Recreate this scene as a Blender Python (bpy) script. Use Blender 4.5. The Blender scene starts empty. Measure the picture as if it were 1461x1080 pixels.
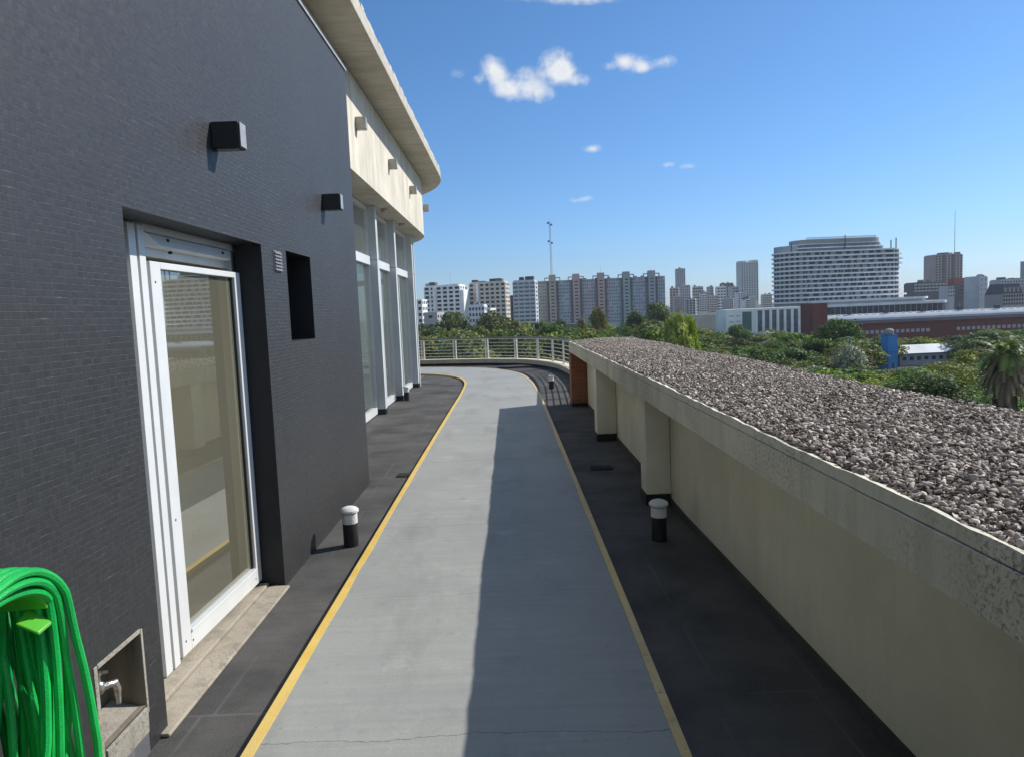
import bpy, bmesh, math, random
import numpy as np
from mathutils import Vector, Matrix
R = math.radians
sc = bpy.context.scene
col = sc.collection
rng = random.Random(7)
npr = np.random.default_rng(7)

# ------------------------------------------------------------------ camera
F, CX, CY, EYE = 1030.0, 730.5, 540.0, 1.6          # focal length in photo pixels, eye height over the roof deck
ROLL, PITCH = R(2.4), math.atan((540 - 447) / 1030.0)
cd = bpy.data.cameras.new('camera'); cam = bpy.data.objects.new('camera', cd); col.objects.link(cam)
cd.sensor_width = 36; cd.lens = F / 1461 * 36; cd.clip_start = 0.05; cd.clip_end = 12000
cam.matrix_world = Matrix.Translation((0, 0, EYE)) @ Matrix.Rotation(R(90) - PITCH, 4, 'X') @ Matrix.Rotation(-ROLL, 4, 'Z')
sc.camera = cam

def ray(px, py):
    x, y = (px - CX) / F, -(py - CY) / F
    c, s = math.cos(-ROLL), math.sin(-ROLL)
    x, y = c * x - s * y, s * x + c * y
    cp, sp = math.cos(PITCH), math.sin(PITCH)
    return Vector((x, cp + y * sp, -sp + y * cp))
def at(px, py, D):
    d = ray(px, py); return Vector((0, 0, EYE)) + d * (D / d.y)
def px_of(x, y, z):
    cp, sp = math.cos(PITCH), math.sin(PITCH); zz = z - EYE
    fw = cp * y - sp * zz; up = sp * y + cp * zz
    a, b = x / fw, up / fw
    c, s = math.cos(ROLL), math.sin(ROLL)
    return CX + (c * a - s * b) * F, CY - (s * a + c * b) * F

# ------------------------------------------------------------------ sun, sky, exposure
SUN = Vector((1.0, 0.45, 0.84)).normalized()
ELEV = math.asin(SUN.z); AZ = math.atan2(SUN.x, SUN.y)
ld = bpy.data.lights.new('sun', 'SUN'); ld.energy = 5.0; ld.angle = R(0.5); ld.color = (1.0, 0.96, 0.89)
sun = bpy.data.objects.new('sun', ld); col.objects.link(sun)
sun.rotation_euler = SUN.to_track_quat('Z', 'Y').to_euler(); sun.location = (30, 10, 40)
sc.view_settings.view_transform = 'Standard'; sc.view_settings.look = 'None'
sc.view_settings.exposure = 0.0; sc.view_settings.gamma = 1.0
world = bpy.data.worlds.new('World'); sc.world = world; world.use_nodes = True
def build_sky():
    nt = world.node_tree; N = nt.nodes; Lk = nt.links; N.clear()
    out = N.new('ShaderNodeOutputWorld'); bg = N.new('ShaderNodeBackground'); bg.inputs['Strength'].default_value = 0.15
    Lk.new(bg.outputs[0], out.inputs[0])
    sky = N.new('ShaderNodeTexSky'); sky.sky_type = 'NISHITA'; sky.sun_disc = False
    sky.sun_elevation = ELEV; sky.sun_rotation = AZ; sky.altitude = 50; sky.air_density = 1.0; sky.dust_density = 0.3; sky.ozone_density = 1.6
    tc = N.new('ShaderNodeTexCoord')
    def M(op, a, b=None):
        n = N.new('ShaderNodeMath'); n.operation = op
        for i, v in enumerate((a, b)):
            if v is None: continue
            if isinstance(v, (int, float)): n.inputs[i].default_value = v
            else: Lk.new(v, n.inputs[i])
        return n.outputs[0]
    def dot(v):
        n = N.new('ShaderNodeVectorMath'); n.operation = 'DOT_PRODUCT'
        Lk.new(tc.outputs['Generated'], n.inputs[0]); n.inputs[1].default_value = v
        return n.outputs['Value']
    total = None
    # (photo px, py, half width, half height, density)
    blobs = [(703, 98, 17, 17, 1), (714, 118, 17, 18, 1), (731, 131, 22, 13, .95), (753, 112, 20, 14, .8), (768, 132, 22, 14, 1), (793, 95, 23, 21, 1.05),
             (806, 108, 20, 15, .9), (829, 116, 14, 8, .6), (682, 115, 8, 9, .45),
             (886, 88, 13, 11, .75), (905, 91, 20, 12, .8), (918, 98, 13, 8, .7), (948, 89, 15, 8, .7), (868, 95, 10, 6, .4),
             (845, 213, 14, 6, .85), (953, 236, 10, 4, .5), (982, 238, 13, 4, .5), (822, 287, 13, 4, .5), (837, 284, 9, 4, .5), (652, 105, 11, 7, .45),
             (770, -2, 55, 6, .5), (840, 1, 50, 6, .6)]
    for (x, y, rx, ry, den) in blobs:
        d0 = ray(x, y).normalized()
        rt = (ray(x + 1, y).normalized() - d0).normalized(); up = (ray(x, y - 1).normalized() - d0).normalized()
        u = M('DIVIDE', dot(rt), 1.35 * rx / F * 0.93); v = M('DIVIDE', dot(up), 1.35 * ry / F * 0.93)
        r = M('SQRT', M('ADD', M('POWER', u, 2.0), M('POWER', v, 2.0)))
        r = M('ADD', r, M('MULTIPLY', M('LESS_THAN', dot(d0), 0.0), 50.0))
        m = M('MULTIPLY', M('MAXIMUM', M('SUBTRACT', 1.0, r), 0.0), den)
        total = m if total is None else M('ADD', total, m)
    total = M('MINIMUM', total, 1.0)
    nz = N.new('ShaderNodeTexNoise'); nz.inputs['Scale'].default_value = 85; nz.inputs['Detail'].default_value = 9; nz.inputs['Roughness'].default_value = .62
    Lk.new(tc.outputs['Generated'], nz.inputs['Vector'])
    nz2 = N.new('ShaderNodeTexNoise'); nz2.inputs['Scale'].default_value = 22; nz2.inputs['Detail'].default_value = 4
    Lk.new(tc.outputs['Generated'], nz2.inputs['Vector'])
    nn = M('ADD', M('MULTIPLY', M('SUBTRACT', nz.outputs['Fac'], .5), 2.0), M('MULTIPLY', M('SUBTRACT', nz2.outputs['Fac'], .5), 0.8))
    c = M('ADD', total, M('MULTIPLY', nn, 0.52))
    gate = M('MINIMUM', M('MULTIPLY', total, 6.0), 1.0)
    c = M('MULTIPLY', c, gate)
    mr = N.new('ShaderNodeMapRange'); mr.interpolation_type = 'SMOOTHSTEP'; Lk.new(c, mr.inputs[0]); mr.inputs[1].default_value = .0; mr.inputs[2].default_value = 1.15
    mx = N.new('ShaderNodeMix'); mx.data_type = 'RGBA'; Lk.new(mr.outputs[0], mx.inputs[0])
    hs = N.new('ShaderNodeHueSaturation'); Lk.new(sky.outputs[0], hs.inputs['Color'])
    hs.inputs['Hue'].default_value = .480; hs.inputs['Saturation'].default_value = 1.0; hs.inputs['Value'].default_value = 1.0
    tint = N.new('ShaderNodeMix'); tint.data_type = 'RGBA'; tint.blend_type = 'MULTIPLY'; tint.inputs[0].default_value = 1.0
    Lk.new(hs.outputs[0], tint.inputs[6]); tint.inputs[7].default_value = (.42, .585, .89, 1)
    sp = N.new('ShaderNodeSeparateXYZ'); Lk.new(tc.outputs['Generated'], sp.inputs[0])
    def ss(v, a, b):
        n = N.new('ShaderNodeMapRange'); n.interpolation_type = 'SMOOTHSTEP'; Lk.new(v, n.inputs[0]); n.inputs[1].default_value = a; n.inputs[2].default_value = b; return n.outputs[0]
    fill_veil = M('MAXIMUM', M('MULTIPLY', ss(sp.outputs[2], .50, .78), .30), M('MULTIPLY', ss(M('MULTIPLY', sp.outputs[1], -1.0), .02, .45), .65))  # added unseen bright cloud overhead and behind the camera, lifts light in shade
    fill_veil = M('MULTIPLY', fill_veil, M('ADD', .8, M('MULTIPLY', M('SUBTRACT', nz2.outputs['Fac'], .5), .8)))
    vm = N.new('ShaderNodeMix'); vm.data_type = 'RGBA'; Lk.new(fill_veil, vm.inputs[0]); Lk.new(tint.outputs[2], vm.inputs[6]); vm.inputs[7].default_value = (4.3, 4.8, 5.5, 1)
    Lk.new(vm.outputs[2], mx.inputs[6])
    mx.inputs[7].default_value = (5.6, 5.75, 6.0, 1)
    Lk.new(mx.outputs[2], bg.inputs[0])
build_sky()
sc.cycles.max_bounces = 6; sc.cycles.diffuse_bounces = 4; sc.cycles.glossy_bounces = 3; sc.cycles.transmission_bounces = 3; sc.cycles.transparent_max_bounces = 12; sc.cycles.caustics_reflective = False; sc.cycles.caustics_refractive = False
sc.cycles.use_denoising = True; sc.cycles.sample_clamp_indirect = 6.0

# ------------------------------------------------------------------ materials
def newmat(name):
    m = bpy.data.materials.new(name); m.use_nodes = True
    nt = m.node_tree
    b = next(n for n in nt.nodes if n.type == 'BSDF_PRINCIPLED')
    return m, nt, b
class NT:
    """tiny helper round a node tree"""
    def __init__(s, nt): s.nt = nt; s.N = nt.nodes; s.L = nt.links
    def put(s, v, inp):
        if hasattr(v, 'is_output') or hasattr(v, 'links'): s.L.new(v, inp)
        else:
            if isinstance(v, tuple) and len(v) == 3 and inp.type == 'RGBA': v = v + (1,)
            inp.default_value = v
    def math(s, op, a, b=None, c=None):
        n = s.N.new('ShaderNodeMath'); n.operation = op
        for i, v in enumerate((a, b, c)):
            if v is not None: s.put(v, n.inputs[i])
        return n.outputs[0]
    def coord(s, kind='Object', scale=None):
        t = s.N.new('ShaderNodeTexCoord').outputs[kind]
        if scale is None: return t
        n = s.N.new('ShaderNodeMapping'); s.L.new(t, n.inputs[0]); n.inputs['Scale'].default_value = scale
        return n.outputs[0]
    def noise(s, vec, scale, detail=4, rough=.55, dist=0.0):
        n = s.N.new('ShaderNodeTexNoise'); s.L.new(vec, n.inputs['Vector'])
        n.inputs['Scale'].default_value = scale; n.inputs['Detail'].default_value = detail; n.inputs['Roughness'].default_value = rough; n.inputs['Distortion'].default_value = dist
        return n.outputs['Fac']
    def ramp(s, fac, lo, hi, a=0.0, b=1.0):
        n = s.N.new('ShaderNodeMapRange'); s.put(fac, n.inputs[0])
        n.inputs[1].default_value = lo; n.inputs[2].default_value = hi; n.inputs[3].default_value = a; n.inputs[4].default_value = b
        return n.outputs[0]
    def mix(s, fac, a, b, mode='MIX'):
        n = s.N.new('ShaderNodeMix'); n.data_type = 'RGBA'; n.blend_type = mode
        s.put(fac, n.inputs[0]); s.put(a, n.inputs[6]); s.put(b, n.inputs[7])
        return n.outputs[2]
    def bump(s, h, strength, dist, normal=None):
        n = s.N.new('ShaderNodeBump'); s.put(h, n.inputs['Height']); n.inputs['Strength'].default_value = strength; n.inputs['Distance'].default_value = dist
        if normal is not None: s.L.new(normal, n.inputs['Normal'])
        return n.outputs[0]
    def sep(s, vec):
        n = s.N.new('ShaderNodeSeparateXYZ'); s.L.new(vec, n.inputs[0]); return n.outputs
    def comb(s, x, y, z):
        n = s.N.new('ShaderNodeCombineXYZ')
        for i, v in enumerate((x, y, z)): s.put(v, n.inputs[i])
        return n.outputs[0]
def dim(c, k): return tuple(x * k for x in c)
def plain(name, c, rough=.7, var=.2, scale=3, bump=.0, bscale=60, metal=0, spec=.4, detail=5):
    m, nt, b = newmat(name); t = NT(nt); co = t.coord()
    n = t.noise(co, scale, detail)
    t.L.new(t.mix(t.ramp(n, .3, .7), dim(c, 1 - var), dim(c, 1 + var)), b.inputs['Base Color'])
    b.inputs['Roughness'].default_value = rough; b.inputs['Metallic'].default_value = metal; b.inputs['Specular IOR Level'].default_value = spec
    if bump: t.L.new(t.bump(t.noise(co, bscale, 3), bump, .01), b.inputs['Normal'])
    return m

def m_tile():
    m, nt, b = newmat('dark mosaic tile'); t = NT(nt); co = t.coord(); s = t.sep(co)
    v = t.comb(t.math('ADD', s[1], s[0]), s[2], 0.0)
    wob = t.noise(co, 1.2, 2)
    T = .0225
    br = t.N.new('ShaderNodeTexBrick'); t.L.new(v, br.inputs['Vector'])
    br.offset = 0.0; br.inputs['Scale'].default_value = 1.0; br.inputs['Brick Width'].default_value = T; br.inputs['Row Height'].default_value = T
    br.inputs['Mortar Size'].default_value = .0014; br.inputs['Mortar Smooth'].default_value = .3
    br.inputs['Color1'].default_value = (.021, .0215, .023, 1); br.inputs['Color2'].default_value = (.031, .0315, .033, 1); br.inputs['Mortar'].default_value = (.018, .018, .018, 1)
    big = t.noise(co, .9, 5)
    c = t.mix(t.ramp(big, .3, .7), br.outputs['Color'], t.mix(.45, br.outputs['Color'], (.040, .040, .041)))
    sc1 = t.noise(t.coord('Object', (2, 3, 60)), 3.0, 6, .7)           # worn horizontal tile edges
    c = t.mix(t.math('MULTIPLY', t.ramp(sc1, .57, .74, 0, .75), br.outputs['Fac']), c, (.26, .26, .27))
    sc2 = t.noise(co, 7.0, 8, .75)
    c = t.mix(t.ramp(sc2, .665, .77, 0, .32), c, (.2, .2, .195))
    t.L.new(c, b.inputs['Base Color'])
    # every tile sits at its own slight tilt
    gx = t.math('DIVIDE', t.math('ADD', s[1], s[0]), T); gz = t.math('DIVIDE', s[2], T)
    wn = t.N.new('ShaderNodeTexWhiteNoise'); wn.noise_dimensions = '2D'; t.L.new(t.comb(t.math('FLOOR', gx), t.math('FLOOR', gz), 0.0), wn.inputs['Vector'])
    rc = t.sep(wn.outputs['Color'])
    tilt = t.math('ADD', t.math('MULTIPLY', t.math('FRACT', gx), t.math('SUBTRACT', rc[0], .5)), t.math('MULTIPLY', t.math('FRACT', gz), t.math('SUBTRACT', rc[1], .5)))
    h = t.math('ADD', t.math('MULTIPLY', br.outputs['Fac'], -.8), t.math('ADD', t.math('MULTIPLY', t.noise(co, 18, 3), 1.0), t.math('MULTIPLY', tilt, 1.15)))
    t.L.new(t.bump(h, .5, .002), b.inputs['Normal'])
    t.L.new(t.ramp(rc[2], 0, 1, .47, .55), b.inputs['Roughness'])
    b.inputs['Specular IOR Level'].default_value = .5; b.inputs['IOR'].default_value = 1.5
    return m
def m_track():
    m, nt, b = newmat('grey track paint'); t = NT(nt); co = t.coord(); s = t.sep(co)
    c = t.mix(t.ramp(t.noise(co, 1.1, 5), .3, .7), (.30, .304, .276), (.385, .387, .350))
    st = t.noise(t.coord('Object', (1.2, 26, 1)), 1.0, 5, .6)          # roller marks across the track
    c = t.mix(t.ramp(st, .3, .75, .0, .45), c, (.225, .23, .228))
    c = t.mix(t.ramp(t.noise(co, 210, 2), .35, .75, 0, .5), c, (.335, .34, .33))
    c = t.mix(t.ramp(t.noise(co, 5, 6, .7), .58, .8, 0, .5), c, (.18, .182, .178))
    c = t.mix(t.ramp(t.noise(t.coord('Object', (1.5, .5, 1)), 1.4, 6, .65), .52, .72, 0, .8), c, (.235, .235, .215))
    c = t.mix(t.ramp(t.noise(co, 26, 6, .75), .60, .72, 0, .5), c, (.15, .15, .146))
    c = t.mix(t.ramp(t.noise(co, 3.1, 7, .72), .58, .70, 0, .5), c, (.44, .44, .41))
    # light scratches
    rot = t.N.new('ShaderNodeMapping'); t.L.new(co, rot.inputs[0]); rot.inputs['Rotation'].default_value = (0, 0, R(-38)); rot.inputs['Scale'].default_value = (34, 1.6, 1)
    c = t.mix(t.ramp(t.noise(rot.outputs[0], 1.0, 3), .735, .78, 0, .5), c, (.40, .41, .40))
    # cracks: one open, others faint
    wob = t.math('ADD', t.math('MULTIPLY', t.math('SUBTRACT', t.noise(co, 2.2, 6, .65), .5), .16), s[1])
    def crack(y, w, k, cc):      # y: where it runs, w: half width, k: how dark
        d = t.math('ABSOLUTE', t.math('SUBTRACT', wob, y))
        return t.mix(t.ramp(d, w * .4, w, k, 0), cc, (.06, .06, .062))
    for y, w, k in ((2.575, .0036, .55), (3.95, .004, .25), (5.3, .006, .3), (7.7, .010, .35), (10.4, .014, .35), (13.5, .02, .3)): c = crack(y, w, k, c)
    t.L.new(c, b.inputs['Base Color']); b.inputs['Roughness'].default_value = .72; b.inputs['Specular IOR Level'].default_value = .35
    h = t.math('ADD', t.noise(co, 160, 3), t.math('MULTIPLY', t.noise(co, 9, 4), 2.0))
    t.L.new(t.bump(h, .35, .004), b.inputs['Normal'])
    return m
def m_membrane():
    m, nt, b = newmat('black bitumen membrane'); t = NT(nt); co = t.coord()
    c = t.mix(t.ramp(t.noise(co, 1.7, 6, .6), .3, .7), (.054, .052, .049), (.132, .126, .118))
    c = t.mix(t.ramp(t.noise(co, 150, 3), .54, .70, 0, .8), c, (.15, .15, .15))
    c = t.mix(t.ramp(t.noise(t.coord('Object', (1, 14, 1)), 1.5, 5), .5, .8, 0, .5), c, (.075, .071, .068))
    c = t.mix(t.ramp(t.noise(co, .8, 4), .56, .75, 0, .6), c, (.017, .017, .019))
    br = t.N.new('ShaderNodeTexBrick'); t.L.new(t.comb(t.math('ADD', t.sep(co)[0], .03), t.math('ADD', t.sep(co)[1], .25), 0.0), br.inputs['Vector'])
    br.offset = .12; br.inputs['Brick Width'].default_value = .42; br.inputs['Row Height'].default_value = 3.1; br.inputs['Mortar Size'].default_value = .008; br.inputs['Scale'].default_value = 1
    lines = t.math('MULTIPLY', br.outputs['Fac'], t.ramp(t.noise(co, 1.3, 3),   .46, .66, .0, .30))
    c = t.mix(lines, c, (.20, .195, .188))
    t.L.new(c, b.inputs['Base Color']); b.inputs['Roughness'].default_value = .85; b.inputs['Specular IOR Level'].default_value = .15
    h = t.math('ADD', t.noise(co, 240, 2), t.math('MULTIPLY', t.noise(co, 6, 4), 3.0))
    t.L.new(t.bump(h, .5, .005), b.inputs['Normal'])
    return m
def m_yellow():
    m, nt, b = newmat('worn yellow line paint'); t = NT(nt); co = t.coord()
    c = t.mix(t.ramp(t.noise(co, 5, 5, .65), .3, .7), (.66, .42, .06), (.76, .54, .15))
    c = t.mix(t.ramp(t.noise(co, 40, 6, .7), .56, .72, 0, .85), c, (.33, .30, .24))
    c = t.mix(t.ramp(t.noise(co, 1.0, 3), .5, .75, 0, .5), c, (.62, .55, .33))
    t.L.new(c, b.inputs['Base Color']); b.inputs['Roughness'].default_value = .7
    t.L.new(t.bump(t.noise(co, 130, 3), .4, .004), b.inputs['Normal'])
    return m
def m_faded():
    m, nt, b = newmat('faded beige line paint'); t = NT(nt); co = t.coord()
    c = t.mix(t.ramp(t.noise(co, 4, 5, .65), .3, .7), (.58, .42, .19), (.70, .53, .28))
    c = t.mix(t.ramp(t.noise(co, 30, 6, .7), .52, .68, 0, .85), c, (.30, .28, .24))
    c = t.mix(t.ramp(t.noise(co, .35, 2), .52, .6, 0, .55), c, (.74, .56, .2))
    t.L.new(c, b.inputs['Base Color']); b.inputs['Roughness'].default_value = .8
    t.L.new(t.bump(t.noise(co, 130, 3), .4, .004), b.inputs['Normal'])
    return m
def m_render(name, c, stain, k=.5, speck=.0):
    m, nt, b = newmat(name); t = NT(nt); co = t.coord()
    cc = t.mix(t.ramp(t.noise(co, 1.3, 6, .6), .3, .7), dim(c, .86), dim(c, 1.1))
    st = t.noise(t.coord('Object', (5, 5, .5)), 1.6, 6, .65)
    cc = t.mix(t.ramp(st, .48, .78, 0, k), cc, stain)
    if speck:
        pat = t.math('MULTIPLY', t.ramp(t.noise(co, 2.1, 3), .42, .66), t.ramp(t.noise(co, 75, 5, .7), .49, .62))
        cc = t.mix(t.math('MULTIPLY', pat, speck), cc, (.045, .042, .038))
        cc = t.mix(t.ramp(t.noise(co, 120, 3), .62, .72, 0, speck * .6), cc, (.06, .058, .05))
    t.L.new(cc, b.inputs['Base Color']); b.inputs['Roughness'].default_value = .85; b.inputs['Specular IOR Level'].default_value = .25
    h = t.math('ADD', t.noise(co, 140, 4), t.math('MULTIPLY', t.noise(co, 14, 4), 2.5))
    t.L.new(t.bump(h, .4, .005), b.inputs['Normal'])
    return m
def m_board(name, c, axis='Y'):
    """board-marked concrete with streaks"""
    m, nt, b = newmat(name); t = NT(nt); co = t.coord(); s = t.sep(co)
    cc = t.mix(t.ramp(t.noise(co, 1.6, 6, .65), .3, .7), dim(c, .8), dim(c, 1.12))
    if axis == 'V':
        st = t.noise(t.coord('Object', (4, 4, .35)), 1.8, 6, .65); seam = t.math('FRACT', t.math('MULTIPLY', s[1], .8))
    else:
        st = t.noise(t.coord('Object', (.6, 5, 5)), 1.6, 7, .7); seam = t.math('FRACT', t.math('MULTIPLY', s[1], 1.15))
    cc = t.mix(t.ramp(st, .45, .75, 0, .65), cc, dim(c, .55))
    cc = t.mix(t.ramp(seam, .0, .02, .5, 0), cc, dim(c, .35))
    cc = t.mix(t.ramp(t.noise(co, 7, 7, .75), .64, .72, 0, .6), cc, dim(c, .4))
    t.L.new(cc, b.inputs['Base Color']); b.inputs['Roughness'].default_value = .85; b.inputs['Specular IOR Level'].default_value = .25
    t.L.new(t.bump(t.math('ADD', t.noise(co, 60, 4), t.math('MULTIPLY', st, 2.0)), .35, .008), b.inputs['Normal'])
    return m
def m_glass(name, tint, refl, room_tint, fc, rough=0.0):
    m, nt, b = newmat(name); t = NT(nt); nt.nodes.remove(b)
    out = next(n for n in nt.nodes if n.type == 'OUTPUT_MATERIAL')
    tr = t.N.new('ShaderNodeBsdfTransparent'); tr.inputs[0].default_value = tint + (1,)
    gl = t.N.new('ShaderNodeBsdfGlossy'); gl.inputs['Roughness'].default_value = rough; gl.inputs[0].default_value = (.95, .97, .95, 1)
    lw = t.N.new('ShaderNodeLayerWeight'); lw.inputs[0].default_value = .5
    mx = t.N.new('ShaderNodeMixShader'); t.put(t.ramp(t.math('POWER', lw.outputs['Facing'], 4.0), 0, 1, refl, .95), mx.inputs[0])
    df = t.N.new('ShaderNodeBsdfDiffuse'); df.inputs[0].default_value = fc + (1,)      # diffuse tint added to the pane, stands in for a lit room
    m2 = t.N.new('ShaderNodeMixShader'); m2.inputs[0].default_value = room_tint; t.L.new(tr.outputs[0], m2.inputs[1]); t.L.new(df.outputs[0], m2.inputs[2])
    t.L.new(m2.outputs[0], mx.inputs[1]); t.L.new(gl.outputs[0], mx.inputs[2]); t.L.new(mx.outputs[0], out.inputs[0])
    return m
def m_brick():
    m, nt, b = newmat('orange brick'); t = NT(nt); co = t.coord(); s = t.sep(co)
    v = t.comb(t.math('ADD', s[1], s[0]), s[2], 0.0)
    br = t.N.new('ShaderNodeTexBrick'); t.L.new(v, br.inputs['Vector']); br.inputs['Scale'].default_value = 1
    br.inputs['Brick Width'].default_value = .24; br.inputs['Row Height'].default_value = .068; br.inputs['Mortar Size'].default_value = .007
    br.inputs['Color1'].default_value = (.33, .115, .052, 1); br.inputs['Color2'].default_value = (.24, .08, .04, 1); br.inputs['Mortar'].default_value = (.25, .17, .12, 1)
    c = t.mix(t.ramp(t.noise(co, 12, 5), .4, .7, 0, .4), br.outputs['Color'], (.22, .08, .04))
    t.L.new(c, b.inputs['Base Color']); b.inputs['Roughness'].default_value = .85
    t.L.new(t.bump(t.math('MULTIPLY', br.outputs['Fac'], -1.0), .5, .006), b.inputs['Normal'])
    return m
def m_attr(name, lo, hi, rough=.85, rnd=0.0, trans=0.0, spec=.2):
    """base colour picked per piece (per stone, per leaf) through the attribute 'tone'"""
    m, nt, b = newmat(name); t = NT(nt)
    a = t.N.new('ShaderNodeAttribute'); a.attribute_name = 'tone'
    f = a.outputs['Fac']
    c = t.mix(f, lo, hi)
    if rnd:
        oi = t.N.new('ShaderNodeObjectInfo')
        hs = t.N.new('ShaderNodeHueSaturation'); t.L.new(c, hs.inputs['Color'])
        t.L.new(t.ramp(oi.outputs['Random'], 0, 1, .5 - .035 * rnd, .5 + .03 * rnd), hs.inputs['Hue'])
        t.L.new(t.ramp(t.math('FRACT', t.math('MULTIPLY', oi.outputs['Random'], 7.31)), 0, 1, 1 - .45 * rnd, 1 + .4 * rnd), hs.inputs['Value'])
        t.L.new(t.ramp(t.math('FRACT', t.math('MULTIPLY', oi.outputs['Random'], 3.7)), 0, 1, .8, 1.1), hs.inputs['Saturation'])
        c = hs.outputs[0]
    t.L.new(c, b.inputs['Base Color']); b.inputs['Roughness'].default_value = rough; b.inputs['Specular IOR Level'].default_value = spec
    if trans:
        out = next(n for n in nt.nodes if n.type == 'OUTPUT_MATERIAL')
        tl = t.N.new('ShaderNodeBsdfTranslucent'); t.L.new(t.mix(1.0, c, (1.0, 1.0, .45), 'MULTIPLY'), tl.inputs[0])
        mx = t.N.new('ShaderNodeMixShader'); mx.inputs[0].default_value = trans
        t.L.new(b.outputs[0], mx.inputs[1]); t.L.new(tl.outputs[0], mx.inputs[2]); t.L.new(mx.outputs[0], out.inputs[0])
    return m

MT = dict(
    tile=m_tile(), track=m_track(), membrane=m_membrane(), yellow=m_yellow(), faded=m_faded(), brick=m_brick(),
    cream=m_render('cream render', (.82, .775, .615), (.54, .505, .39), .35), slab=m_render('weathered slab mortar', (.76, .715, .58), (.42, .395, .31), .6, .7),
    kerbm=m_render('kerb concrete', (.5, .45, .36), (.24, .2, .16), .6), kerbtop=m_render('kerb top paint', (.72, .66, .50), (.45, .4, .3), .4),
    fascia=m_board('board-marked concrete band', (.71, .65, .53), 'V'), soffit=m_board('roof slab concrete', (.56, .52, .43), 'H'),
    sill=m_render('dusty cement', (.40, .35, .275), (.15, .13, .105), .85, .5), rim=m_render('crumbling niche mortar', (.36, .33, .275), (.12, .105, .085), .9, .8), nichem=m_render('old niche cement', (.24, .205, .155), (.07, .06, .045), .9),
    white=plain('white lacquered aluminium', (.68, .69, .68), .35, .04, 6, spec=.5), greyal=plain('grey aluminium', (.52, .53, .53), .4, .06, 6, spec=.5),
    colm=plain('pale grey column paint', (.52, .55, .55), .6, .08, 2), black=plain('black plastic', (.012, .012, .014), .45, .2, 30), blackrub=plain('black paint', (.018, .018, .02), .55, .3, 12, .3, 80),
    reveal=plain('black reveal paint', (.012, .013, .016), .6, .25, 5), void=plain('dark room', (.02, .02, .02), .9, .1),
    whitecap=m_render('chipped white enamel', (.72, .72, .69), (.35, .3, .22), .35), lampgrey=plain('beige lamp metal', (.40, .37, .31), .5, .1, 20),
    blind=plain('olive beige interior wall', (.6, .56, .38), .9, .06, 1.2), socket=plain('ivory plastic', (.50, .47, .34), .4, .03, 9),
    inter=plain('pale interior wall', (.5, .47, .38), .9, .06, 1.2), interfloor=plain('interior floor', (.2, .15, .1), .4, .15, 2),
    hose=plain('green hose rubber', (.008, .42, .075), .34, .25, 7, .3, 200, spec=.5), hanger=plain('lime green plastic', (.10, .46, .035), .4, .1, 10, spec=.5),
    chrome=plain('worn chrome', (.55, .54, .5), .32, .3, 60, .2, 150, metal=.9), rail=plain('cream rail paint', (.66, .64, .56), .5, .08, 8), railtop=plain('grey steel handrail', (.20, .19, .17), .45, .2, 8, metal=.3),
    glass=m_glass('door glass', (.80, .80, .68), .28, .30, (.47, .44, .31)), winglass=m_glass('tall window glass', (.70, .78, .74), .22, .16, (.5, .52, .45)),
    grate=plain('rusty grate', (.09, .075, .065), .6, .4, 30, metal=.3), galv=plain('galvanised edge', (.45, .45, .44), .45, .2, 20, metal=.5),
)

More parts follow.
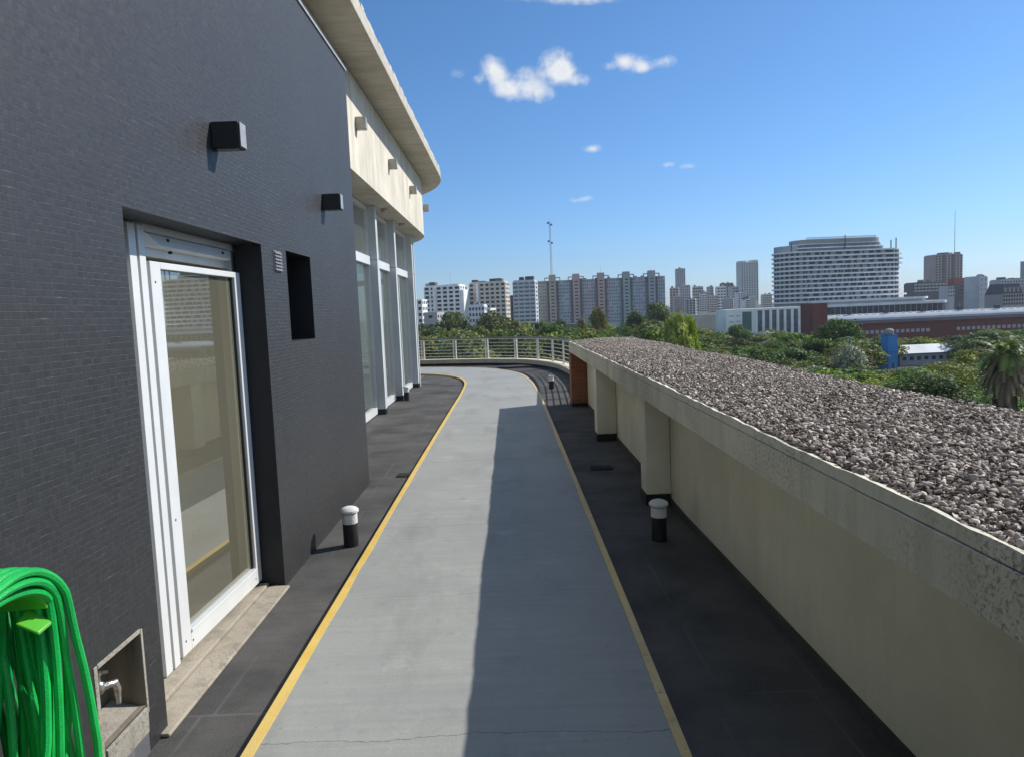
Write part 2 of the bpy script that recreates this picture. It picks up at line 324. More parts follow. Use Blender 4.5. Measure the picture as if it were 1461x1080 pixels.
# ------------------------------------------------------------------ mesh helpers
class MB:
    def __init__(s): s.v = []; s.f = []; s.mi = []; s.cur = 0
    def mat(s, i): s.cur = i; return s
    def add(s, vs, fs):
        o = len(s.v); s.v += [tuple(p) for p in vs]
        for f in fs: s.f.append(tuple(o + i for i in f)); s.mi.append(s.cur)
        return s
    def box(s, x0, x1, y0, y1, z0, z1):
        return s.add([(x0, y0, z0), (x1, y0, z0), (x1, y1, z0), (x0, y1, z0), (x0, y0, z1), (x1, y0, z1), (x1, y1, z1), (x0, y1, z1)],
                     [(3, 2, 1, 0), (4, 5, 6, 7), (0, 1, 5, 4), (1, 2, 6, 5), (2, 3, 7, 6), (3, 0, 4, 7)])
    def hexa(s, b, t):
        """bottom quad b, top quad t (counter-clockwise from above)"""
        return s.add(list(b) + list(t), [(3, 2, 1, 0), (4, 5, 6, 7), (0, 1, 5, 4), (1, 2, 6, 5), (2, 3, 7, 6), (3, 0, 4, 7)])
    def prism(s, poly, z0, z1):
        n = len(poly)
        vs = [(p[0], p[1], z0) for p in poly] + [(p[0], p[1], z1) for p in poly]
        fs = [tuple(range(n - 1, -1, -1)), tuple(range(n, 2 * n))] + [(i, (i + 1) % n, n + (i + 1) % n, n + i) for i in range(n)]
        return s.add(vs, fs)
    def ribbon(s, A, B, z0, z1):
        """solid between two plan polylines with the same count"""
        n = len(A); vs = []
        for a, b in zip(A, B): vs += [(a[0], a[1], z0), (b[0], b[1], z0), (b[0], b[1], z1), (a[0], a[1], z1)]
        fs = [(0, 1, 2, 3), tuple(4 * (n - 1) + k for k in (3, 2, 1, 0))]
        for i in range(n - 1):
            p, q = 4 * i, 4 * i + 4
            for k in range(4): l = (k + 1) % 4; fs.append((p + k, q + k, q + l, p + l))
        return s.add(vs, fs)
    def tube(s, pts, r, n=8, caps=True, rad=None):
        pts = [Vector(p) for p in pts]; m = len(pts); vs = []; fs = []
        prev = None
        for i, p in enumerate(pts):
            d = (pts[min(i + 1, m - 1)] - pts[max(i - 1, 0)]).normalized()
            if prev is None:
                a = d.cross(Vector((0, 0, 1)) if abs(d.z) < .9 else Vector((1, 0, 0))).normalized()
            else:
                a = (prev - d * prev.dot(d)).normalized()
            prev = a; b = d.cross(a); rr = rad[i] if rad else r
            for k in range(n):
                t = 2 * math.pi * k / n; vs.append(p + (a * math.cos(t) + b * math.sin(t)) * rr)
        for i in range(m - 1):
            for k in range(n):
                l = (k + 1) % n; fs.append((i * n + k, i * n + l, (i + 1) * n + l, (i + 1) * n + k))
        if caps: fs.append(tuple(range(n - 1, -1, -1))); fs.append(tuple((m - 1) * n + k for k in range(n)))
        return s.add(vs, fs)
    def lathe(s, prof, n=20, c=(0, 0, 0)):
        vs = []; fs = []
        for (r, z) in prof:
            for k in range(n): t = 2 * math.pi * k / n; vs.append((c[0] + r * math.cos(t), c[1] + r * math.sin(t), c[2] + z))
        for i in range(len(prof) - 1):
            for k in range(n): l = (k + 1) % n; fs.append((i * n + k, i * n + l, (i + 1) * n + l, (i + 1) * n + k))
        fs.append(tuple(range(n - 1, -1, -1))); fs.append(tuple((len(prof) - 1) * n + k for k in range(n)))
        return s.add(vs, fs)
    def build(s, name, mats, parent=None, smooth=False, bevel=0, loc=None):
        me = bpy.data.meshes.new(name); me.from_pydata([tuple(v) for v in s.v], [], s.f)
        if not isinstance(mats, (list, tuple)): mats = [mats]
        for m in mats: me.materials.append(m)
        me.polygons.foreach_set('material_index', s.mi)
        bm = bmesh.new(); bm.from_mesh(me); bmesh.ops.recalc_face_normals(bm, faces=bm.faces); bm.to_mesh(me); bm.free()
        if smooth:
            me.polygons.foreach_set('use_smooth', [True] * len(me.polygons))
            try: me.set_sharp_from_angle(angle=R(40))
            except Exception: pass
        o = bpy.data.objects.new(name, me); col.objects.link(o)
        if parent is not None: o.parent = parent
        if loc is not None: o.location = loc
        if bevel:
            md = o.modifiers.new('bevel', 'BEVEL'); md.width = bevel; md.segments = 2; md.limit_method = 'ANGLE'
        return o
def tag(o, label=None, cat=None, group=None, kind=None):
    if label: o['label'] = label
    if cat: o['category'] = cat
    if group: o['group'] = group
    if kind: o['kind'] = kind
    return o
def empty(name, loc, label, cat, group=None, rz=0):
    o = bpy.data.objects.new(name, None); col.objects.link(o); o.location = loc; o.rotation_euler = (0, 0, rz); o.empty_display_size = .2
    return tag(o, label, cat, group)
def copy_tree(o, parent=None):
    c = o.copy(); col.objects.link(c); c.parent = parent
    for ch in [x for x in KIDS.get(o.name, [])]: copy_tree(ch, c)
    return c
KIDS = {}
def kids(root, *ch): KIDS.setdefault(root.name, []).extend(ch)
def spline(pts, n):
    """Catmull-Rom through plan points, n samples per span"""
    P = [Vector((p[0], p[1], p[2] if len(p) > 2 else 0)) for p in pts]; out = []
    for i in range(len(P) - 1):
        p0, p1, p2, p3 = P[max(i - 1, 0)], P[i], P[i + 1], P[min(i + 2, len(P) - 1)]
        for k in range(n):
            t = k / n
            out.append(.5 * ((2 * p1) + (p2 - p0) * t + (2 * p0 - 5 * p1 + 4 * p2 - p3) * t * t + (3 * p1 - p0 - 3 * p2 + p3) * t ** 3))
    out.append(P[-1]); return out
def offset(path, d):
    out = []
    for i, p in enumerate(path):
        t = path[min(i + 1, len(path) - 1)] - path[max(i - 1, 0)]; t.z = 0; t.normalize()
        out.append(Vector((p.x + t.y * d, p.y - t.x * d, p.z)))          # positive d: to the right of travel
    return out

# ================================================================== roof deck, track, lines, kerb, railing
inner = spline([(-1.02, -4), (-1.02, 0), (-1.02, 4), (-1.03, 8), (-1.03, 12), (-1.03, 14.6), (-1.10, 16.9), (-1.42, 18.5), (-2.05, 19.6), (-2.85, 20.15), (-4.5, 20.8), (-9, 21.3)], 10)
outer = spline([(.54, -4), (.545, 0), (.545, 4), (.535, 8), (.52, 12), (.49, 14.6), (.40, 16.9), (.14, 19.0), (-.55, 20.75), (-1.6, 21.8), (-3.6, 22.7), (-9, 23.4)], 10)
kpath = spline([(1.26, 12.2), (1.34, 14), (1.40, 16), (1.34, 18.2), (1.08, 20.0), (.45, 21.6), (-.5, 22.5), (-1.6, 23.0), (-3.2, 23.5), (-5.5, 24.0), (-9, 24.4)], 10)
kout = offset(kpath, .26)
deck = MB(); deck.prism([(-9, -4), (2.2, -4), (2.2, 12.1)] + [(p.x, p.y) for p in kout] , -.6, 0)
tag(deck.build('roof_deck', MT['membrane']), kind='structure')
tk = MB(); tk.ribbon(inner, outer, .003, .034)
tag(tk.build('track', MT['track']), kind='structure')
def line(name, path, d0, d1, mt):
    # hand painted: the width wanders a little
    A = offset(path, d0); B = []
    for i, p in enumerate(offset(path, d1)): B.append(p + (p - A[i]) * rng.uniform(-.13, .13))
    m = MB(); m.ribbon(A, B, .002, .038); o = m.build(name, MT[mt]); return tag(o, kind='structure')
line('track_line', inner, -.026, .016, 'yellow')
line('track_line', outer, .027, -.014, 'faded')

kb = empty('parapet_kerb', (1.3, 16, 0), 'curved low concrete kerb with pale painted top under the cream railing', 'kerb')
def rel(path, o): return [p - o.location for p in path]
gap = 54
for a, b in ((0, gap), (gap, len(kpath) - 1)):
    A = [p.copy() for p in kpath[a:b + 1]]; B = [p.copy() for p in kout[a:b + 1]]
    if a == gap:
        A[0] = A[0].lerp(A[1], .12); B[0] = B[0].lerp(B[1], .12)
    m = MB(); m.ribbon(rel(offset(A, -.014), kb), rel(offset(A, -.001), kb), .002, .075); m.build('kerb_skirting', MT['blackrub'], kb)
    m = MB(); m.ribbon(rel(A, kb), rel(B, kb), 0, .175); m.build('kerb_wall', MT['kerbm'], kb)
    A2 = offset(A, -.012); B2 = offset(B, .012)
    m = MB(); m.ribbon(rel(A2, kb), rel(B2, kb), .177, .205); m.build('kerb_top', MT['kerbtop'], kb)

rl = empty('railing', (1.4, 16, .2), 'curved cream metal railing with paired posts and five bars around the roof edge', 'railing')
rpath = offset(kpath, .13)
def zp(path, z): return [Vector((p.x, p.y, z)) - rl.location for p in path]
for i in range(5):
    m = MB(); m.tube(zp(rpath, .285 + i * .103), .0105, 6); m.build('rail_bar', MT['rail'], rl, True)
m = MB(); m.tube(zp(rpath, .855), .022, 8); m.build('handrail', MT['railtop'], rl, True)
m = MB(); m.tube(zp(rpath, .815), .012, 6); m.build('rail_bar', MT['rail'], rl, True)
cum = [0]
for i in range(1, len(rpath)): cum.append(cum[-1] + (rpath[i] - rpath[i - 1]).length)
def along(sv):
    for i in range(1, len(cum)):
        if cum[i] >= sv:
            t = (sv - cum[i - 1]) / (cum[i] - cum[i - 1]); p = rpath[i - 1].lerp(rpath[i], t); d = (rpath[i] - rpath[i - 1]).normalized(); return p, d
sv = .15
while sv < cum[-1] - .2:
    for dd in (0, .085):
        p, d = along(sv + dd); q = p - rl.location; nn = Vector((d.y, -d.x, 0))
        m = MB(); a = d * .018; b = nn * .006 if dd else nn * .022; zb, zt = .005, .64
        c4 = [q - a - b, q + a - b, q + a + b, q - a + b]
        m.hexa([(c.x, c.y, zb) for c in c4], [(c.x, c.y, zt) for c in c4]); m.build('post', MT['rail'], rl)
    sv += 1.12

tag(MB().box(-.40, .62, 20.95, 21.55, .001, .05).build('roof_hatch', MT['membrane'], bevel=.01), 'low flat dark hatch cover on the deck against the far kerb', 'hatch')
g = MB().box(-1.21, -1.085, 7.17, 7.33, .002, .008)
for k in range(7): y = 7.18 + k * .021; g.box(-1.205, -1.09, y, y + .009, .008, .014)
tag(g.build('drain_grate', [MT['grate']]), 'small slotted drain grate in the sunlit deck beside the left yellow line', 'drain')
g = MB().box(.74, .98, 7.12, 7.30, .002, .008)
for k in range(8): y = 7.13 + k * .021; g.box(.75, .97, y, y + .009, .008, .013)
tag(g.build('drain_grate', [MT['blackrub']]), 'black drain grate in the shaded deck beside the gravel-topped wall', 'drain')

# ================================================================== pavilion on the left
pv = empty('pavilion', (-1.435, 3.5, 0), 'rooftop pavilion with dark mosaic tile wall, white glass door and round-ended concrete roof', 'building')
PO = pv.location.copy()
def pbuild(m, name, mats, smooth=False, bevel=0, parent=None):
    """mesh given in world coordinates -> child of the pavilion"""
    m.v = [(v[0] - PO.x, v[1] - PO.y, v[2] - PO.z) for v in m.v]
    return m.build(name, mats, parent or pv, smooth, bevel)
WX = -1.435
def wall_holes(m, x, y0, y1, z0, z1, holes):
    ys = sorted({y0, y1} | {h[0] for h in holes} | {h[1] for h in holes}); zs = sorted({z0, z1} | {h[2] for h in holes} | {h[3] for h in holes})
    for a, b in zip(ys, ys[1:]):
        for c, d in zip(zs, zs[1:]):
            ym, zm = (a + b) / 2, (c + d) / 2
            if any(h[0] < ym < h[1] and h[2] < zm < h[3] for h in holes): continue
            m.add([(x, a, c), (x, b, c), (x, b, d), (x, a, d)], [(0, 1, 2, 3)])
DOOR = (2.76, 4.28, .0, 2.06); WIN = (4.75, 5.325, 1.475, 2.065); NI = (2.335, 2.615, .185, .465)
m = MB(); holes = [DOOR, WIN, NI]
wall_holes(m, WX, -4, 6.95, 0, 3.9, holes)
for h, dp, mi in ((DOOR, .155, 1), (WIN, .32, 1), (NI, .14, 2)):
    m.mat(mi); a, b, c, d = h; x0, x1 = WX - dp, WX
    m.add([(x1, a, c), (x0, a, c), (x0, a, d), (x1, a, d)], [(0, 1, 2, 3)]); m.add([(x1, b, c), (x0, b, c), (x0, b, d), (x1, b, d)], [(0, 1, 2, 3)])
    m.add([(x1, a, d), (x0, a, d), (x0, b, d), (x1, b, d)], [(0, 1, 2, 3)])
    if h is not DOOR: m.add([(x1, a, c), (x0, a, c), (x0, b, c), (x1, b, c)], [(0, 1, 2, 3)])
    if h is not DOOR: m.add([(x0, a, c), (x0, b, c), (x0, b, d), (x0, a, d)], [(0, 1, 2, 3)])
m.mat(0)
m.add([(WX, 6.95, 0), (-2.35, 6.95, 0), (-2.35, 6.95, 3.9), (WX, 6.95, 3.9)], [(0, 1, 2, 3)])
m.add([(WX, -4, 3.9), (-1.93, -4, 3.9), (-1.93, 6.95, 3.9), (WX, 6.95, 3.9)], [(0, 1, 2, 3)])
m.mat(1); m.add([(WX, -4, 0), (-1.93, -4, 0), (-1.93, -4, 3.9), (WX, -4, 3.9)], [(0, 1, 2, 3)])
wall = pbuild(m, 'tiled_wall', [MT['tile'], MT['reveal'], MT['nichem']])
pbuild(MB().box(WX - .03, WX + .012, -4, 6.965, 3.902, 3.925), 'wall_coping', MT['galv'])
# cement rim and smear round the tap niche
m = MB(); e = .003
m.box(WX - .05, WX + e, 2.312, 2.333, .02, .482); m.box(WX - .05, WX + e, 2.617, 2.632, .15, .478); m.box(WX - .05, WX + e, 2.335, 2.615, .467, .484)
m.hexa([(WX - .13, 2.337, .1), (WX + .006, 2.337, .08), (WX + .006, 2.613, .08), (WX - .13, 2.613, .1)], [(WX - .13, 2.337, .212), (WX + .010, 2.337, .176), (WX + .010, 2.613, .176), (WX - .13, 2.613, .212)])
pbuild(m, 'niche_rim', MT['rim'], bevel=.002)
m = MB().box(WX - .03, WX + .004, 2.34, 2.61, .0, .13); pbuild(m, 'cement_patch', MT['galv'] if False else m_render('smeared cement', (.12, .125, .135), (.4, .38, .33), .8))
# vent louvre
m = MB().box(WX - .01, WX + .004, 4.49, 4.635, 1.915, 2.045)
for k in range(6):
    z = 1.922 + k * .0205; m.hexa([(WX + .004, 4.497, z), (WX + .016, 4.497, z), (WX + .016, 4.628, z), (WX + .004, 4.628, z)], [(WX + .004, 4.497, z + .014), (WX + .007, 4.497, z + .014), (WX + .007, 4.628, z + .014), (WX + .004, 4.628, z + .014)])
pbuild(m, 'vent_louvre', plain('grey vent plastic', (.16, .165, .175), .5, .1))
# door: fixed frame
FX = -1.617
m = MB()
m.box(FX - .09, FX + .004, 2.762, 3.09, .034, 2.058)
m.mat(1); m.box(FX - .09, FX - .03, 3.09, 3.125, .034, 2.05); m.mat(0)
m.box(FX - .09, FX + .008, 3.125, 3.186, .034, 2.056); m.mat(1); m.box(FX - .09, FX - .02, 3.186, 3.199, .034, 2.05); m.mat(0)
m.box(FX - .09, FX + .012, 3.199, 3.255, .034, 2.054)
m.box(FX - .09, FX + .006, 3.255, 4.40, 2.03, 2.075)
m.mat(2); m.box(FX - .09, FX - .02, 3.255, 4.40, 1.925, 2.028)
m.mat(0); m.hexa([(FX - .018, 3.26, 1.965), (FX + .03, 3.36, 1.972), (FX + .03, 4.20, 1.972), (FX - .018, 4.25, 1.965)], [(FX - .018, 3.26, 2.026), (FX + .012, 3.26, 2.026), (FX + .012, 4.25, 2.026), (FX - .018, 4.25, 2.026)])
m.mat(2); m.box(FX - .09, FX - .002, 4.285, 4.40, .034, 2.028)
m.mat(0); m.box(FX - .09, FX - .035, 3.255, 4.285, .034, .055)
m.mat(1)
for (y, z) in ((3.45, 2.0), (4.10, 1.995), (3.47, 1.945)): m.box(FX + .01, FX + .028, y, y + .014, z, z + .014)
dfr = pbuild(m, 'door_frame', [MT['white'], MT['black'], MT['greyal']], bevel=.003)
# door leaf, standing a little ajar
leaf = bpy.data.objects.new('door_leaf', None); col.objects.link(leaf); leaf.parent = pv
leaf.location = (FX - PO.x, 3.272 - PO.y, 0); leaf.rotation_euler = (0, 0, -R(1.6))
LW = 1.005
m = MB()
A_, B_ = .092, LW - .078
m.box(-.03, .018, 0, A_, .052, 1.90); m.box(-.03, .018, B_, LW, .052, 1.90); m.box(-.03, .018, A_, B_, 1.868, 1.90); m.box(-.03, .018, A_, B_, .052, .135)
m.box(-.02, .026, A_, B_, .137, .152); m.mat(1)
for (y, z) in ((.03, 1.80), (.03, .11), (.03, .7), (.10, .085), (LW - .1, .085)): m.box(.01, .0195, y, y + .012, z, z + .012)
m.box(-.02, .004, A_ + .001, A_ + .009, .153, 1.867); m.box(-.02, .004, B_ - .011, B_ - .001, .153, 1.867)
m.build('leaf_frame', [MT['white'], MT['black']], leaf, bevel=.003)
m = MB().add([(-.008, .085, .13), (-.008, LW - .07, .13), (-.008, LW - .07, 1.875), (-.008, .085, 1.875)], [(0, 1, 2, 3)]); m.build('glass_pane', MT['glass'], leaf)
pbuild(MB().box(-1.53, -1.40, 2.70, 4.262, 0.001, .017).box(-1.70, -1.532, 2.76, 4.279, .001, .030), 'threshold', MT['sill'], bevel=.006)
# room behind the door
m = MB().box(-2.06, -2.0, 2.6, 6.8, 0.001, 3.4); pbuild(m, 'inner_wall', MT['blind'])
s_ = MB().box(-2.0, -1.988, 4.28, 4.42, .30, .39).mat(1).box(-1.988, -1.984, 4.305, 4.33, .325, .365).box(-1.988, -1.984, 4.37, 4.395, .325, .365)
pbuild(s_, 'wall_socket', [MT['socket'], MT['black']])
# concrete band, roof slab
def plan(x, rr, yc=16.5, xc=-5.87, y0=-4):
    p = [(x, y0), (x, yc)]
    for k in range(1, 25):
        a = math.pi / 2 * k / 24; p.append((xc + rr * math.cos(a), yc + rr * math.sin(a)))
    return p + [(-14, yc + rr), (-14, y0)]
pbuild(MB().prism(plan(-1.87, 4.0), 3.45, 4.69), 'concrete_band', MT['fascia'])
pbuild(MB().prism(plan(-1.42, 4.45), 4.70, 4.87), 'roof_slab', MT['soffit'], bevel=.01)
m = MB(); e1 = [Vector((p[0], p[1], 0)) for p in plan(-1.42, 4.45)[:-2]]
for i in range(120):                    # rough broken crest of the slab edge
    t = i / 119 * (len(e1) - 1); y = -2 + i * .155
    if y < 16.4: m.box(-1.50 + rng.uniform(-.01, .01), -1.425 + rng.uniform(-.012, .004), y, y + .155, 4.872, 4.90 + rng.uniform(0, .014))
pbuild(m, 'slab_crest', MT['slab'])
# glazing: columns, windows
colY = [7.9, 9.9, 12.05, 14.0, 16.45]
m0 = None
for y in colY:
    b = MB().box(-2.37, -2.14, y, y + .16, .09, 2.56).box(-2.37, -2.14, y, y + .16, 2.568, 3.449)
    pbuild(b, 'column', MT['colm'], bevel=.006)
    pbuild(MB().box(-2.375, -2.134, y - .005, y + .165, 0.001, .088), 'column_base', MT['blackrub'])
def window(y0, y1):
    x0, x1 = -2.36, -2.27
    f = MB(); f.box(x0, x1, y0, y0 + .05, .02, 3.44); f.box(x0, x1, y1 - .05, y1, .02, 3.44); f.box(x0, x1, y0 + .05, y1 - .05, .02, .13); f.box(x0, x1, y0 + .05, y1 - .05, 3.37, 3.44)
    f.box(x0, x1 + .02, y0 + .05, y1 - .05, 2.48, 2.62); f.box(x0, x1 - .02, (y0 + y1) / 2 - .025, (y0 + y1) / 2 + .025, .13, 2.48)
    o = pbuild(f, 'window', MT['white'], bevel=.003)
    p = MB().add([(-2.32, y0 + .05, .13), (-2.32, y1 - .05, .13), (-2.32, y1 - .05, 2.48), (-2.32, y0 + .05, 2.48)], [(0, 1, 2, 3)]); pbuild(p, 'window_pane', MT['winglass'], parent=o)
    p = MB().add([(-2.32, y0 + .05, 2.62), (-2.32, y1 - .05, 2.62), (-2.32, y1 - .05, 3.37), (-2.32, y0 + .05, 3.37)], [(0, 1, 2, 3)]); pbuild(p, 'window_pane', MT['winglass'], parent=o)
ys = [6.97] + colY + [16.62]
for i in range(len(colY)):
    y0 = 6.96 if i == 0 else colY[i - 1] + .162
    window(y0, colY[i] - .002)
# rounded end glazing
for k in range(7):
    a0, a1 = R(2 + k * 12.6), R(2 + (k + 1) * 12.6); rr = 3.55; c = Vector((-5.87, 16.5, 0))
    P = lambda a, r: (c.x + r * math.cos(a), c.y + r * math.sin(a))
    am = a0 + .045
    b = MB().prism([P(a0, rr), P(a0, rr + .2), P(am, rr + .2), P(am, rr)], .002, 3.449); pbuild(b, 'column', MT['colm'])
    q4 = lambda u, v, lo, hi: [P(u, lo), P(u, hi), P(v, hi), P(v, lo)]
    w = pbuild(MB().prism(q4(am + .004, a1 - .004, rr + .02, rr + .1), .02, .13), 'window', MT['white'])
    pbuild(MB().prism(q4(am + .004, a1 - .004, rr + .02, rr + .1), 2.48, 2.62), 'transom', MT['white'], parent=w)
    for z0_, z1_ in ((.13, 2.48), (2.62, 3.44)):
        p0, p1 = P(am, rr + .05), P(a1, rr + .05)
        pbuild(MB().add([p0 + (z0_,), p1 + (z0_,), p1 + (z1_,), p0 + (z1_,)], [(0, 1, 2, 3)]), 'window_pane', MT['winglass'], parent=w)
pbuild(MB().box(-5.6, -5.5, 6.9, 16.5, .01, 3.449).box(-5.5, -2.4, 6.85, 6.9, .01, 3.449), 'interior_wall', MT['inter'])
pbuild(MB().box(-5.5, -2.38, 6.95, 19.5, .002, .012), 'interior_floor', MT['interfloor'])
for k, y in enumerate((12.5, 14.5)):
    m = MB().lathe([(.06, 0), (.065, -.03), (.05, -.055), (.02, -.06)], 14, (-2.05, y, 3.449)); pbuild(m, 'soffit_light', MT['lampgrey'], True)

# wall lamps ------------------------------------------------------
LF = plain('sunlit lamp face', (.34, .34, .34), .4, .15, 30)  # pale grey puts the sunlight on the lamp front into its colour
def wall_lamp(x, y0, z0, w, d, h, mat, label, group):
    o = empty('wall_lamp', (x, y0 + w / 2, z0 + h / 2), label, 'lamp', group)
    a, b = w / 2, h / 2
    m = MB(); m.hexa([(.004, -a, -b), (d, -a + .004, -b), (d, a - .004, -b), (.004, a, -b)], [(.004, -a, b), (d - .006, -a + .004, b), (d - .006, a - .004, b), (.004, a, b)])
    m.build('lamp_body', mat, o, bevel=.004)
    MB().box(d - .001, d + .004, -a + .006, a - .006, -b + .006, b - .004).build('sunlit_face', LF, o, bevel=.002)
    MB().box(0.001, .006, -a + .015, a - .015, -b + .015, b - .015).build('back_plate', MT['galv'], o)
    MB().box(.02, d - .02, -a + .02, a - .02, -b - .004, -b - .0005).build('lens', plain('lamp lens', (.3, .3, .3), .3, .1), o)
lm = plain('black lamp enamel', (.016, .016, .019), .32, .2, 40, spec=.5)
wall_lamp(WX, 3.655, 2.47, .09, .143, .128, lm, 'large black box lamp on the dark tile wall above the door', 'black lamps on the tile wall')
wall_lamp(WX, 5.785, 2.47, .09, .143, .122, lm, 'smaller looking black box lamp on the tile wall past the dark window', 'black lamps on the tile wall')
for y, lb in ((9.5, 'nearest beige box lamp on the concrete band, beside the tile wall edge'), (12.05, 'second beige box lamp along the concrete band'), (14.55, 'third beige box lamp along the concrete band'), (17.0, 'farthest beige box lamp at the rounded end of the concrete band, against the sky')):
    x = -1.87 if y < 16.5 else -5.87 + math.sqrt(16 - (y - 16.5) ** 2) + .004
    wall_lamp(x, y, 4.03, .12, .13, .15, MT['lampgrey'], lb, 'beige lamps on the concrete band')

# tap in the niche -------------------------------------------------
tp = empty('tap', (WX - .05, 2.42, .36), 'worn chrome tap in the square niche of the tile wall', 'tap')
m = MB(); m.tube([(-.09, -.03, .0), (-.03, -.02, .0), (.0, 0, .0), (.02, .02, -.004)], .011, 10); m.lathe([(.012, -.02), (.018, -.012), (.018, .012), (.012, .02)], 12, (0, 0, 0)); m.build('tap_body', MT['chrome'], tp, True)
MB().tube([(.01, .015, 0), (.03, .045, -.006), (.034, .05, -.03), (.034, .05, -.085)], .01, 10, rad=[.011, .014, .012, .008]).build('spout', MT['chrome'], tp, True)
m = MB().lathe([(.006, .018), (.006, .045), (.011, .047), (.011, .055), (.004, .056)], 10); m.tube([(-.028, -.012, .052), (.028, .012, .052)], .006, 8); m.build('handle', MT['chrome'], tp, True)

# hose on its hanger ------------------------------------------------
hx, hy, hz = WX, 1.645, .915
hg = empty('hose_hanger', (hx, hy, hz), 'lime green plastic hose hanger fixed to the dark tile wall', 'hanger')
def sweep(n, A, B, x0, x1):
    vs = []; fs = []
    for (ya, za), (yb, zb) in zip(A, B): vs += [(x0, ya, za), (x1, ya, za + .01), (x1, yb, zb + .01), (x0, yb, zb)]
    for i in range(n):
        p, q = 4 * i, 4 * i + 4
        for k in range(4): l = (k + 1) % 4; fs.append((p + k, q + k, q + l, p + l))
    return vs, fs + [(0, 1, 2, 3), (4 * n + 3, 4 * n + 2, 4 * n + 1, 4 * n)]
n = 14; arc = lambda ry, rz, dz: [(math.cos(math.pi * (-.02 + 1.04 * k / n)) * ry, math.sin(math.pi * (-.02 + 1.04 * k / n)) * rz + dz) for k in range(n + 1)]
m = MB(); m.add(*sweep(n, arc(.150, .075, -.02), arc(.140, .066, -.02), .012, .225)); m.build('saddle', MT['hanger'], hg, True, .003)
m = MB(); m.add([(.17, .10, -.04), (.222, .105, -.07), (.232, .145, -.058), (.17, .16, -.02), (.17, .10, -.032), (.222, .105, -.062), (.232, .145, -.050), (.17, .16, -.012)], [(3, 2, 1, 0), (4, 5, 6, 7), (0, 1, 5, 4), (1, 2, 6, 5), (2, 3, 7, 6), (3, 0, 4, 7)])
m.build('front_tongue', MT['hanger'], hg, bevel=.003)
m = MB(); m.prism([(.002, -.15), (.012, -.15), (.012, .15), (.002, .15)], -.10, .10); m.build('back_plate', MT['hanger'], hg, bevel=.003)
m = MB(); m.hexa([(.002, -.05, .101), (.012, -.05, .101), (.012, .09, .101), (.002, .09, .101)], [(.002, -.02, .215), (.012, -.02, .215), (.012, .05, .215), (.002, .05, .215)]); m.build('top_tab', MT['hanger'], hg, bevel=.003)
hs = empty('garden_hose', (hx + .12, hy, hz), 'green garden hose coiled in many loops over the lime hanger', 'hose')
r2 = random.Random(5)
pts = []
for k in range(24):
    lay = k // 8
    x = -.10 + (k % 8) * .029 + lay * .012 + r2.uniform(-.006, .006)
    top = .078 + lay * .026 + r2.uniform(0, .006); rt = .158 + lay * .013 + r2.uniform(-.004, .006)
    drop = r2.uniform(.44, .62); wid = rt + r2.uniform(-.09, .035) + .008 * lay
    xd = r2.uniform(-.035, .06); yd = r2.uniform(-.05, .03)
    loop = []
    for j in range(14):                                # over the saddle, left to right
        a = math.pi * (j + .5) / 14; loop.append(Vector((x + .004 * math.sin(3 * a + k), -math.cos(a) * rt, -.02 + math.sin(a) * (top + .006))))
    for j in range(1, 5):
        u = j / 5; loop.append(Vector((x + xd * u, rt + (wid - rt) * u + .012 * math.sin(u * 3.1), -.03 - (drop - .12) * u)))
    for j in range(9):
        a = math.pi * j / 8; loop.append(Vector((x + xd, math.cos(a) * wid + yd * math.sin(a), -.03 - (drop - .12) - math.sin(a) * .17)))
    for j in range(1, 5):
        u = j / 5; loop.append(Vector((x + xd * (1 - u), -wid + (wid - rt) * u - .01 * math.sin(u * 3.1), -.03 - (drop - .12) * (1 - u))))
    pts += loop
pts = spline(pts, 3)
MB().tube(pts, .0105, 8).build('hose_coil', MT['hose'], hs, True)
e0 = pts[-1]
MB().tube(spline([e0, e0 + Vector((.03, .04, -.25)), e0 + Vector((.06, .10, -.55)), Vector((.09, .05, -.82)), Vector((.14, -.1, -.885)), Vector((.16, -.5, -.888))], 8), .0108, 8).build('hose_tail', MT['hose'], hs, True)

# ================================================================== bollard lights
def bollard():
    o = empty('bollard_light', (-1.195, 5.03, 0), 'x', 'bollard light', 'low bollard lights along the track')
    a = MB().lathe([(.052, 0), (.052, .165)], 24).build('post', MT['blackrub'], o, True)
    b = MB().lathe([(.050, .165), (.054, .167), (.054, .235), (.046, .237)], 24).build('collar', MT['whitecap'], o, True)
    c = MB().lathe([(.040, .237), (.040, .246), (.066, .248), (.066, .262), (.055, .274), (.035, .283), (.0, .285)], 24).build('cap', MT['whitecap'], o, True)
    kids(o, a, b, c); return o
b0 = bollard()
b0['label'] = 'black bollard light with white cap in the sun beside the dark tile wall'
for (x, y, s, lb) in ((.972, 4.87, 1, 'bollard light with rounded white cap in the shade under the gravel-topped slab'), (.813, 14.95, 1, 'small bollard light near the curved railing behind the brick pier'), (-2.06, 13.95, 1.0, 'bollard light standing against the second grey column of the glazing')):
    c = copy_tree(b0); c.location = (x, y, 0); c.rotation_euler = (0, 0, rng.uniform(0, 6)); c['label'] = lb

